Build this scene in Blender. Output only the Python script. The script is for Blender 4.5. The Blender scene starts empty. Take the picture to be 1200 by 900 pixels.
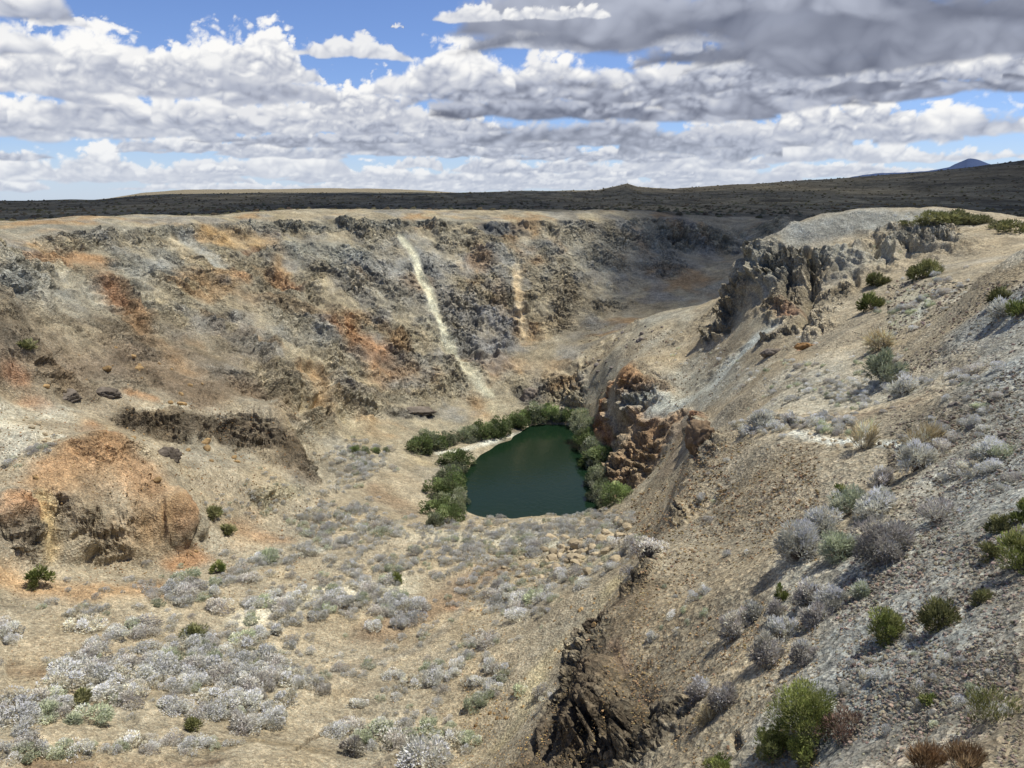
import bpy, math, random
import numpy as np

# ------------------------------------------------------------------ basics
rng = np.random.default_rng(7)
random.seed(7)
sc = bpy.context.scene
COL = sc.collection
F = 900.0                                   # focal length in photo pixels (1200 x 900)
HORIZON = 231.0
TH = math.atan((450 - HORIZON) / F)         # camera pitch below the horizon
EYE = 42.0                                  # eye height above the pond
f32 = np.float32
SUN_EL, SUN_AZ = math.radians(68), math.radians(74)       # height, bearing to the right of the view


def s2l(c):
    c = np.asarray(c, dtype=np.float64) / 255.0
    return np.where(c <= 0.04045, c / 12.92, ((c + 0.055) / 1.055) ** 2.4)


def smooth(a, b, x):
    t = np.clip((x - a) / (b - a), 0, 1)
    return t * t * (3 - 2 * t)


# ------------------------------------------------------------------ noise
_perm = rng.permutation(256).astype(np.int32)
_perm = np.concatenate([_perm, _perm])
_g = rng.normal(size=(256, 3)).astype(f32)
_g /= np.linalg.norm(_g, axis=1, keepdims=True)


def perlin(P, seed=0):
    out = np.empty(len(P), f32)
    for a in range(0, len(P), 150000):
        p = P[a:a + 150000].astype(f32) + f32(seed * 17.31 + 100.5)
        i = np.floor(p).astype(np.int32)
        fr = (p - i).astype(f32)
        i &= 255
        u = fr * fr * fr * (fr * (fr * 6 - 15) + 10)
        res = 0
        for dx in (0, 1):
            hx = _perm[(i[:, 0] + dx) & 255]
            wx = u[:, 0] if dx else 1 - u[:, 0]
            for dy in (0, 1):
                hy = _perm[(hx + i[:, 1] + dy) & 255]
                wy = u[:, 1] if dy else 1 - u[:, 1]
                for dz in (0, 1):
                    g = _g[_perm[(hy + i[:, 2] + dz) & 255]]
                    wz = u[:, 2] if dz else 1 - u[:, 2]
                    d = g[:, 0] * (fr[:, 0] - dx) + g[:, 1] * (fr[:, 1] - dy) + g[:, 2] * (fr[:, 2] - dz)
                    res = res + wx * wy * wz * d
        out[a:a + 150000] = res
    return out * f32(1.6)


def fbm(P, lam, octs, gain=0.5, ridged=False, spacing=None, seed=0):
    """Fractal noise; octaves finer than the mesh spacing fade out."""
    tot = np.zeros(len(P), f32)
    amp = 1.0
    for k in range(octs):
        L = lam / 2.03 ** k
        w = None
        if spacing is not None:
            w = np.clip(L / spacing / 2.0 - 0.6, 0, 1)
            idx = np.nonzero(w > 0)[0]
            if len(idx) == 0:
                break
            n = perlin(P[idx] / f32(L), seed + k)
            if ridged:
                n = 1 - 2 * np.abs(n)
            tot[idx] += amp * w[idx] * n
        else:
            n = perlin(P / f32(L), seed + k)
            if ridged:
                n = 1 - 2 * np.abs(n)
            tot += amp * n
        amp *= gain
    return tot


def worley(P, seed=0):
    """Distance to nearest / second nearest of jittered lattice points, and a random value of the nearest."""
    F1 = np.empty(len(P), f32); F2 = np.empty(len(P), f32); ID = np.empty(len(P), f32)
    jit = np.random.default_rng(seed + 50).random((512, 3)).astype(f32)
    for a in range(0, len(P), 100000):
        p = P[a:a + 100000].astype(f32) + f32(200.0)
        i = np.floor(p).astype(np.int32)
        fr = (p - i).astype(f32)
        f1 = np.full(len(p), 9, f32); f2 = f1.copy(); idd = np.zeros(len(p), f32)
        for dx in (-1, 0, 1):
            hx = _perm[(i[:, 0] + dx) & 255]
            for dy in (-1, 0, 1):
                hy = _perm[(hx + i[:, 1] + dy) & 255]
                for dz in (-1, 0, 1):
                    h = _perm[(hy + i[:, 2] + dz) & 255]
                    j = jit[h]
                    d = (dx + j[:, 0] - fr[:, 0]) ** 2 + (dy + j[:, 1] - fr[:, 1]) ** 2 + (dz + j[:, 2] - fr[:, 2]) ** 2
                    m = d < f1
                    f2 = np.where(m, f1, np.minimum(f2, d))
                    f1 = np.where(m, d, f1)
                    idd = np.where(m, h / f32(255), idd)
        F1[a:a + 100000] = np.sqrt(f1); F2[a:a + 100000] = np.sqrt(f2); ID[a:a + 100000] = idd
    return F1, F2, ID


# ------------------------------------------------------------------ survey of the pit
def ray(px, py):
    """azimuth (0 = ahead, + right) and slope dz/dr of the sight line through a photo pixel"""
    px = np.asarray(px, float); py = np.asarray(py, float)
    xc = (px - 600) / F; yc = (450 - py) / F
    y = math.cos(TH) + yc * math.sin(TH)
    z = -math.sin(TH) + yc * math.cos(TH)
    return np.arctan2(xc, y), z / np.hypot(xc, y)


# surveyed spots: sight line and horizontal distance in metres
SURVEY = [
    # rim of the far side and ground just behind it
    (-60, 292, 118), (0, 284, 135), (60, 276, 150), (130, 270, 160), (200, 264, 170), (300, 260, 182), (400, 257, 190), (500, 257, 197),
    (570, 260, 203), (640, 258, 208), (720, 257, 220), (800, 257, 232), (880, 258, 245), (930, 259, 250),
    (-60, 270, 175), (0, 262, 190), (60, 258, 200), (130, 259, 205), (200, 258, 205),
    # far wall
    (0, 300, 128), (60, 300, 142), (120, 300, 150), (220, 295, 162), (300, 290, 172), (400, 285, 180), (480, 285, 188), (560, 285, 193), (640, 285, 199),
    (720, 290, 211), (800, 295, 222), (860, 300, 226),
    (0, 350, 122), (60, 350, 131), (120, 350, 136), (220, 350, 146), (300, 350, 152), (400, 350, 163), (480, 350, 171), (560, 350, 176), (640, 350, 181),
    (720, 345, 190), (790, 335, 196), (835, 333, 194),
    (220, 400, 131), (300, 400, 137), (400, 400, 149), (480, 400, 157), (560, 400, 163), (640, 400, 167), (700, 390, 171), (750, 375, 158), (800, 360, 160),
    (300, 440, 124), (360, 450, 130), (420, 450, 141), (500, 450, 148), (560, 450, 151), (620, 450, 152), (680, 440, 150), (720, 410, 145), (660, 474, 145.5), (770, 385, 146),
    (380, 490, 127), (440, 490, 133), (500, 485, 139), (560, 480, 144), (620, 475, 146),
    # left slope with benches and mounds
    (20, 345, 105), (20, 390, 101), (-50, 345, 99), (-50, 420, 94), (60, 400, 112), (120, 390, 120), (60, 440, 108), (150, 430, 116),
    (230, 440, 117), (0, 470, 98), (75, 470, 101), (130, 468, 104), (200, 470, 106), (290, 468, 112), (320, 474, 112), (0, 490, 92), (40, 495, 90),
    (90, 488, 96), (200, 482, 101), (300, 480, 107), (300, 500, 106.5),
    (0, 520, 85), (40, 503, 86), (200, 516, 99.5), (270, 524, 102.5), (310, 526, 104), (335, 530, 103),
    (0, 560, 81), (60, 550, 79.3), (130, 545, 80.6), (190, 560, 81), (230, 560, 87), (270, 555, 90), (310, 560, 93), (355, 545, 100),
    (-60, 600, 72), (10, 600, 74), (60, 590, 76.3), (90, 585, 76.6), (140, 585, 77.2), (210, 585, 78.6), (240, 600, 82), (330, 580, 90),
    (10, 655, 72.8), (60, 660, 72), (110, 650, 74.8), (150, 655, 75.2), (200, 645, 77), (235, 635, 78.5), (280, 620, 83), (330, 612, 86), (400, 592, 90),
    (0, 685, 68.5), (100, 690, 67.5), (180, 680, 70), (250, 665, 73.5),
    # floor
    (400, 535, 111), (430, 560, 104), (370, 590, 91), (470, 590, 97.5), (430, 610, 87), (500, 612, 88),
    (520, 545, 117), (555, 520, 126), (600, 500, 136), (650, 492, 141), (690, 500, 137), (712, 540, 117), (728, 585, 102),
    (560, 613, 85.5), (640, 610, 86), (720, 608, 84), (560, 606, 90), (640, 604, 91),
    (300, 680, 70), (400, 650, 76), (500, 650, 77), (600, 650, 77), (680, 640, 76),
    (0, 745, 58), (100, 740, 59), (200, 740, 60), (300, 740, 60), (400, 740, 60), (500, 730, 62), (600, 710, 63),
    (0, 810, 48.5), (100, 810, 49), (200, 810, 49.5), (300, 810, 50), (400, 810, 50), (500, 800, 51),
    (0, 880, 40.5), (100, 880, 41), (200, 875, 42), (300, 865, 43), (400, 865, 43.5), (480, 850, 45), (540, 850, 44.5), (590, 820, 46), (580, 880, 41), (480, 890, 41),
    (340, 890, 38.5), (420, 893, 39.5), (270, 895, 38),
    # hollow that holds the pond (bed, mostly under water)
    # foreground ridge: outer talus
    (640, 760, 50), (620, 830, 43.5), (680, 700, 55), (720, 655, 61), (750, 620, 68), (775, 592, 73), (790, 566, 78),
    # ridge crest and its top
     (840, 512, 58), (870, 490, 66),
    (640, 890, 21.8), (700, 880, 20.3), (760, 880, 18.5), (700, 800, 24.5), (760, 780, 24), (800, 700, 29), (820, 760, 22.5), (850, 640, 34), (830, 600, 43), (880, 600, 36),
    (860, 550, 46), (920, 560, 37), (900, 520, 45), (850, 860, 15.6), (800, 850, 17.3),
    # gully with grey shrubs
    (850, 790, 18.5), (880, 730, 21.3), (930, 690, 22.2), (930, 640, 25), (1000, 640, 24.5), (1000, 600, 28), (1050, 640, 21.5), (1070, 545, 34), (950, 520, 42), (1010, 510, 43),
    (900, 850, 14.3), (960, 800, 15),
    # shelf beyond
    (900, 480, 58), (910, 460, 67), (910, 440, 78), (960, 470, 58), (1000, 500, 44), (1000, 470, 55), (1000, 440, 66), (1000, 420, 74), (1000, 400, 82), (1000, 380, 91), (1000, 360, 99), (1050, 470, 51), (1050, 430, 64),
    (1060, 400, 73), (1060, 360, 87), (1090, 340, 91), (1120, 370, 70),
    # promontory: top, cliff, foot
    (905, 285, 131), (925, 264, 135), (960, 249, 139), (1010, 245, 141), (1060, 246, 142), (1095, 241, 146), (1140, 258, 140), (1200, 264, 132), (1260, 266, 128),
    (885, 290, 133), (872, 315, 132.5), (855, 345, 132), (840, 376, 132),
    (905, 305, 127), (930, 290, 130), (960, 283, 131), (1000, 280, 131), (1050, 280, 130), (1090, 280, 128), (1130, 285, 122),
    (905, 350, 118), (930, 360, 112), (960, 340, 117), (1000, 325, 117), (1040, 318, 117), (1085, 318, 108), (1130, 310, 104),
    (880, 410, 104), (880, 440, 91), (910, 400, 99), (910, 420, 88), (945, 405, 90), (975, 370, 99), (880, 385, 114),
    (850, 480, 79), (850, 460, 93), (850, 440, 104), (850, 420, 113), (850, 400, 121), (800, 460, 115), (800, 440, 121), (800, 420, 127), (800, 400, 134),
    # slope to the pond with the orange face
    (740, 420, 127), (722, 440, 126), (745, 440, 121), (770, 456, 115.5), (790, 480, 107), (808, 496, 97), (830, 495, 86), (700, 465, 135), (715, 450, 131),
    (712, 485, 125), (735, 500, 117), (720, 530, 113), (745, 540, 107), (775, 520, 102), (790, 530, 93), (760, 560, 99), (740, 580, 100), (720, 585, 103),
    # right hand scree slope
    (1198, 292, 66), (1150, 325, 68), (1100, 390, 66), (1198, 340, 56), (1150, 400, 54), (1120, 460, 45), (1198, 420, 41), (1150, 500, 33), (1198, 500, 29), (1120, 560, 28), (1100, 620, 22.5),
    (1198, 580, 22), (1150, 640, 18.5), (1050, 700, 18.2), (1100, 720, 16), (1198, 680, 16), (1040, 760, 15.3), (1120, 800, 12.6), (1198, 760, 12.7), (1000, 850, 13), (1080, 880, 11), (1198, 850, 10.2), (1198, 898, 9.2), (950, 895, 12.6), (1040, 898, 11),
    (1290, 292, 60), (1290, 400, 40), (1290, 560, 21), (1290, 700, 14), (1290, 880, 9),
]
# spots known by bearing (deg), distance, height relative to the eye
FIXED = [(-36, 300, -7), (-25, 300, -6), (-10, 300, -6), (0, 320, -5.8), (10, 320, -5.8), (20, 330, -6), (30, 330, -7), (38, 300, -7),
         (-36, 240, -6.5), (-25, 240, -5.5), (-10, 240, -5), (0, 245, -5.2), (26, 200, -6), (34, 180, -6), (22, 190, -5.5), (30, 185, -6), (14, 196, -22), (17, 188, -22), (19, 182, -20), (19.5, 172, -17),
         (19, 235, -5), (23, 210, -5.5), (17, 165, -22),
         (-10, 22, -17.5), (-25, 20, -17), (-34, 24, -20), (-10, 14, -15), (-30, 12, -12.5), (0, 12, -12.6), (12, 10, -9.2), (5, 16, -15.5), (-5, 30, -29), (-20, 29, -28), (-34, 32, -28.5),
         (0, 4, -4.5), (20, 4, -3.8), (40, 5, -3.6), (-40, 4, -4.5), (0, 1, -1.7), (90, 1, -1.6), (180, 1, -1.6), (-90, 1, -1.7), (60, 10, -3), (70, 25, 0), (60, 60, 2), (90, 60, 6), (110, 20, 1),
         (150, 20, 0), (180, 60, 2), (180, 250, 2), (-150, 20, -2), (-90, 10, -6), (-60, 12, -12), (-50, 40, -26), (-45, 60, -28), (-48, 90, -20), (-55, 130, -8), (-90, 40, -12), (-90, 100, -6), (-120, 60, -3), (90, 250, 4), (-90, 250, -5), (-45, 240, -7), (60, 200, 3), (45, 130, -3), (42, 30, -4)]
FIXED += [(0, 7, -7.9), (-20, 7, -8.0), (20, 6, -5.9), (-35, 8, -8.0), (30, 6, -5.4), (10, 8, -7.9), (-8, 16, -15), (0, 18, -17.5), (-15, 12, -13), (36, 7, -5.6)]
# sharp edges: beyond each of these lines the ground drops out of sight
EDGES = [
    ([(600, 895, 22.5), (627, 850, 25), (648, 830, 26), (657, 803, 27.5), (667, 770, 29.5), (683, 750, 31), (700, 720, 33.5), (728, 688, 37), (753, 650, 41.5), (765, 622, 45), (777, 600, 48), (787, 566, 53), (800, 540, 57), (818, 518, 60)], ((1.2, .5), (3.5, 1.2), (7, 1.6))),
    ([(318, 477, 111), (335, 485, 108.5), (350, 510, 104.5), (362, 545, 99.5), (375, 575, 95)], ((2, .8), (6, 1.5))),
    ([(0, 545, 81.5), (40, 525, 83), (70, 515, 84), (100, 509, 85), (130, 507, 86.5), (160, 512, 88)], ((1.5, .5),)),
    ([(200, 481, 102), (240, 480, 104), (280, 479, 106.5)], ((1, .2),)),
    ([(885, 290, 133), (872, 315, 132.5), (855, 345, 132), (840, 376, 132)], ((3, .7), (9, 1.6))),
    ([(738, 425, 125), (752, 440, 120), (775, 458, 114.5), (795, 482, 106), (812, 497, 95)], ((2, .6),)),
]
for line, drops in EDGES:
    for (p0, p1) in zip(line[:-1], line[1:]):
        for f in (0, .5):
            bx, by, br = [p0[i] * (1 - f) + p1[i] * f for i in range(3)]
            a_, t_ = ray(bx, by)
            FIXED.append((math.degrees(a_), br, t_ * br))
            for q, dz in drops:
                FIXED.append((math.degrees(a_), br + q, t_ * (br + q) - dz))
# the rim is a crisp lip
RIM = [(60, 276, 150), (130, 270, 160), (200, 264, 170), (300, 260, 182), (400, 257, 190), (500, 257, 197), (570, 260, 203), (640, 258, 208), (720, 257, 220), (800, 257, 232)]
for (p0, p1) in zip(RIM[:-1], RIM[1:]):
    for f in (0, .33, .66):
        bx, by, br = [p0[i] * (1 - f) + p1[i] * f for i in range(3)]
        a_, t_ = ray(bx, by)
        FIXED += [(math.degrees(a_), br + 2, t_ * br + .05), (math.degrees(a_), br, t_ * br), (math.degrees(a_), br - 2.2, t_ * br - 2.6)]
# bed of the pond
for (bx, by, br) in [(620, 520, 128), (660, 530, 122), (600, 560, 113), (650, 560, 113), (680, 560, 113), (590, 590, 101), (640, 590, 101), (690, 590, 102), (570, 570, 108)]:
    a_, t_ = ray(bx, by)
    FIXED.append((math.degrees(a_), br, -44.5))
# shore of the pond, at the water line
SHORE = [(548, 600), (549, 575), (552, 550), (556, 540), (575, 525), (600, 516), (612, 505), (625, 498), (650, 496), (672, 498), (685, 508), (690, 525), (695, 545), (699, 570), (700, 592)]
for (bx, by) in SHORE:
    a_, t_ = ray(bx, by)
    FIXED.append((math.degrees(a_), 41.95 / -t_, -41.95))

_az, _t = ray([s[0] for s in SURVEY], [s[1] for s in SURVEY])
_r = np.array([s[2] for s in SURVEY], float)
CU = np.concatenate([_az, np.radians([q[0] for q in FIXED])])
CR = np.concatenate([_r, np.array([q[1] for q in FIXED], float)])
CZ = np.concatenate([_t * _r, np.array([q[2] for q in FIXED], float)])
CV = np.log(CR)
# wrap a few spots round the back
_n = len(CU)


def _phi(du, dv):
    return np.sqrt(du * du + dv * dv + 1e-5)


def _solve():
    n = _n
    A = np.zeros((n + 3, n + 3))
    A[:n, :n] = -_phi(CU[:, None] - CU[None], CV[:, None] - CV[None])
    A[:n, :n] += -np.eye(n) * 0.004 * -1
    A[:n, n] = 1; A[:n, n + 1] = CU; A[:n, n + 2] = CV
    A[n:, :n] = A[:n, n:].T
    b = np.zeros(n + 3); b[:n] = CZ
    return np.linalg.solve(A, b)


_w = _solve()


def base_height(u, v):
    out = np.empty(len(u), f32)
    wu = _w[:_n].astype(f32)
    for a in range(0, len(u), 4000):
        du = u[a:a + 4000, None].astype(f32) - CU.astype(f32)
        dv = v[a:a + 4000, None].astype(f32) - CV.astype(f32)
        out[a:a + 4000] = -np.sqrt(du * du + dv * dv + 1e-5) @ wu
    return out + (_w[_n] + _w[_n + 1] * u + _w[_n + 2] * v).astype(f32)


# ------------------------------------------------------------------ the ground: a ring grid round the viewpoint
def columns():
    fine = np.radians(np.linspace(-36.5, 36.5, 1010))
    coarse_r = np.radians(36.5 + (180 - 36.5) * np.linspace(0, 1, 44)[1:] ** 1.6)
    coarse_l = -coarse_r[::-1]
    return np.concatenate([coarse_l[1:], fine, coarse_r])


def rings():
    a = np.geomspace(0.7, 8, 36)[:-1]
    b = np.geomspace(8, 62, 620)[:-1]
    c = np.arange(62, 98, 0.20)
    d = np.arange(98, 236, 0.26)
    e = np.geomspace(236, 420, 130)[:-1]
    g = np.geomspace(420, 5200, 230)
    return np.concatenate([a, b, c, d, e, g])


AZ = columns(); RR = rings()
NA, NR = len(AZ), len(RR)
# base height on a coarser grid first, then interpolated
uc = np.concatenate([np.radians(np.linspace(-180, -38, 60))[:-1], np.radians(np.linspace(-38, 38, 330)), np.radians(np.linspace(38, 180, 60))[1:]])
vc = np.log(np.concatenate([np.geomspace(0.7, 8, 30)[:-1], np.geomspace(8, 60, 160)[:-1], np.geomspace(60, 260, 330)[:-1], np.geomspace(260, 520, 30)]))
U, V = np.meshgrid(uc, vc, indexing='ij')
HB = base_height(U.ravel(), V.ravel()).reshape(U.shape)
iu = np.clip(np.searchsorted(uc, AZ) - 1, 0, len(uc) - 2); fu = ((AZ - uc[iu]) / (uc[iu + 1] - uc[iu]))
vv = np.clip(np.log(RR), vc[0], vc[-1])
iv = np.clip(np.searchsorted(vc, vv) - 1, 0, len(vc) - 2); fv = ((vv - vc[iv]) / (vc[iv + 1] - vc[iv]))
fu = fu[:, None]; fv = fv[None]
Z = (HB[np.ix_(iu, iv)] * (1 - fu) * (1 - fv) + HB[np.ix_(iu + 1, iv)] * fu * (1 - fv)
     + HB[np.ix_(iu, iv + 1)] * (1 - fu) * fv + HB[np.ix_(iu + 1, iv + 1)] * fu * fv)

# plain and hills beyond: skyline as seen (bearing from px, height in the picture)
SKY_PX = np.array([-400, -100, 0, 110, 150, 200, 300, 400, 480, 600, 700, 722, 735, 748, 790, 850, 900, 960, 1010, 1060, 1100, 1150, 1200, 1300, 1600])
SKY_PY = np.array([236, 236, 235.5, 234.5, 231, 228, 226, 226, 226, 225, 223.5, 219, 216, 220, 222, 218, 214.5, 211, 208.5, 205, 202, 196, 190, 184, 180])
saz, st = ray(SKY_PX, SKY_PY)
tanS = np.interp(AZ, saz, st)
R1 = 1500.0
rr = RR[None]
hz = tanS[:, None] * R1
lo = -6.0 + 0 * hz
k = smooth(380, R1, rr) ** 1.25
zp = lo * (1 - k) + hz * k
zp = np.where(rr > R1, hz - (rr - R1) * 0.012, zp)
# pale mesa on the left, farther away
maz, mt = ray(np.array([90, 125, 165, 215, 300, 400, 470, 540]), np.array([236, 232.5, 226, 222, 221.2, 220.6, 221.5, 226]))
mes = np.interp(AZ, maz, mt, left=-0.02, right=-0.02)[:, None] * 2600
zp = np.where(rr > R1, np.maximum(zp, mes - np.abs(rr - 2600) * 0.05), zp)
w = smooth(300, 430, rr)
Z = (Z * (1 - w) + zp * w).astype(f32)

X = (RR[None] * np.sin(AZ)[:, None]).astype(f32)
Y = (RR[None] * np.cos(AZ)[:, None]).astype(f32)
ZB = Z.copy()
P0 = np.stack([X, Y, Z], -1)


def grid_normals(P):
    du = np.empty_like(P); dv = np.empty_like(P)
    du[1:-1] = P[2:] - P[:-2]; du[0] = P[1] - P[0]; du[-1] = P[-1] - P[-2]
    dv[:, 1:-1] = P[:, 2:] - P[:, :-2]; dv[:, 0] = P[:, 1] - P[:, 0]; dv[:, -1] = P[:, -1] - P[:, -2]
    n = np.cross(du, dv)
    n /= np.linalg.norm(n, axis=-1, keepdims=True) + 1e-9
    n[n[..., 2] < 0] *= -1
    return n


def look(px, py, Zg=None):
    """point of the ground met by the sight line through a photo pixel"""
    a, t = ray(px, py)
    i = int(np.clip(np.searchsorted(AZ, a), 1, NA - 1))
    if abs(AZ[i - 1] - a) < abs(AZ[i] - a):
        i -= 1
    zz = (ZB if Zg is None else Zg)[i]
    hit = np.nonzero(zz >= t * RR - 1e-4)[0]
    hit = hit[RR[hit] > 3]
    j = hit[0] if len(hit) else NR - 1
    r_ = RR[j]
    return np.array([r_ * math.sin(a), r_ * math.cos(a), zz[j]])
# ------------------------------------------------------------------ strokes laid on the surveyed ground
ROCK = [  # outcrops: line in the photo, reach in photo pixels, roughness
    ([(20, 330), (130, 340), (190, 300)], 32, 1.0), ([(220, 290), (330, 300)], 26, .8), ([(180, 370), (260, 400), (330, 400), (400, 410)], 36, .8),
    ([(420, 320), (470, 340), (440, 370), (520, 330)], 36, 1.1), ([(540, 300), (580, 350), (560, 410), (650, 350)], 42, 1.2), ([(600, 290), (720, 300), (780, 310)], 36, .9),
    ([(670, 380), (700, 360), (735, 355)], 16, 1.1), ([(370, 440), (440, 460), (430, 480)], 20, .8), ([(460, 480), (500, 485)], 12, 1.2), ([(610, 460), (620, 475)], 10, 1.2),
    ([(270, 380), (340, 380), (380, 350)], 28, .9),
    ([(10, 370), (30, 390)], 18, .8), ([(150, 450), (190, 455)], 16, .8), ([(200, 510), (280, 500), (330, 510), (350, 540)], 26, .9),
    ([(15, 610), (10, 640)], 26, 1.0), ([(80, 600), (90, 630), (150, 625), (210, 600), (225, 620)], 26, .75), ([(30, 435), (120, 440), (220, 455)], 34, .75), ([(120, 525), (250, 545)], 24, .7), ([(160, 498), (345, 500)], 19, 1.15), ([(345, 505), (365, 560)], 14, 1.0), ([(150, 400), (60, 410), (220, 410)], 30, .7), ([(300, 440), (350, 450), (290, 420)], 24, .8), ([(390, 475), (440, 490)], 10, .6), ([(955, 270), (1100, 270)], 18, .9), ([(930, 262), (1000, 254), (1080, 254)], 10, .4), ([(900, 365), (965, 385)], 16, .8), ([(715, 455), (704, 495), (722, 525)], 16, .9), ([(840, 365), (790, 400), (750, 428)], 22, .4), ([(830, 440), (870, 410)], 16, .35), ([(1120, 400), (1100, 470), (1160, 440)], 22, .35), ([(310, 590), (340, 570)], 16, .9),
    ([(745, 450), (750, 500), (730, 560), (775, 520)], 34, 1.0), ([(815, 500), (830, 520), (800, 560)], 18, 1.2),
    ([(680, 760), (660, 830), (700, 870), (640, 880), (760, 880)], 58, 1.0), ([(770, 640), (745, 690)], 16, .9), ([(790, 590), (800, 610)], 10, .9),
    ([(890, 290), (860, 350), (840, 385)], 20, 1.6), ([(915, 310), (960, 310), (930, 350), (960, 355)], 26, 1.7), ([(1000, 300), (1100, 290)], 20, 1.2), ([(900, 400), (950, 385), (980, 360)], 12, 1.4),
]
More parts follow.
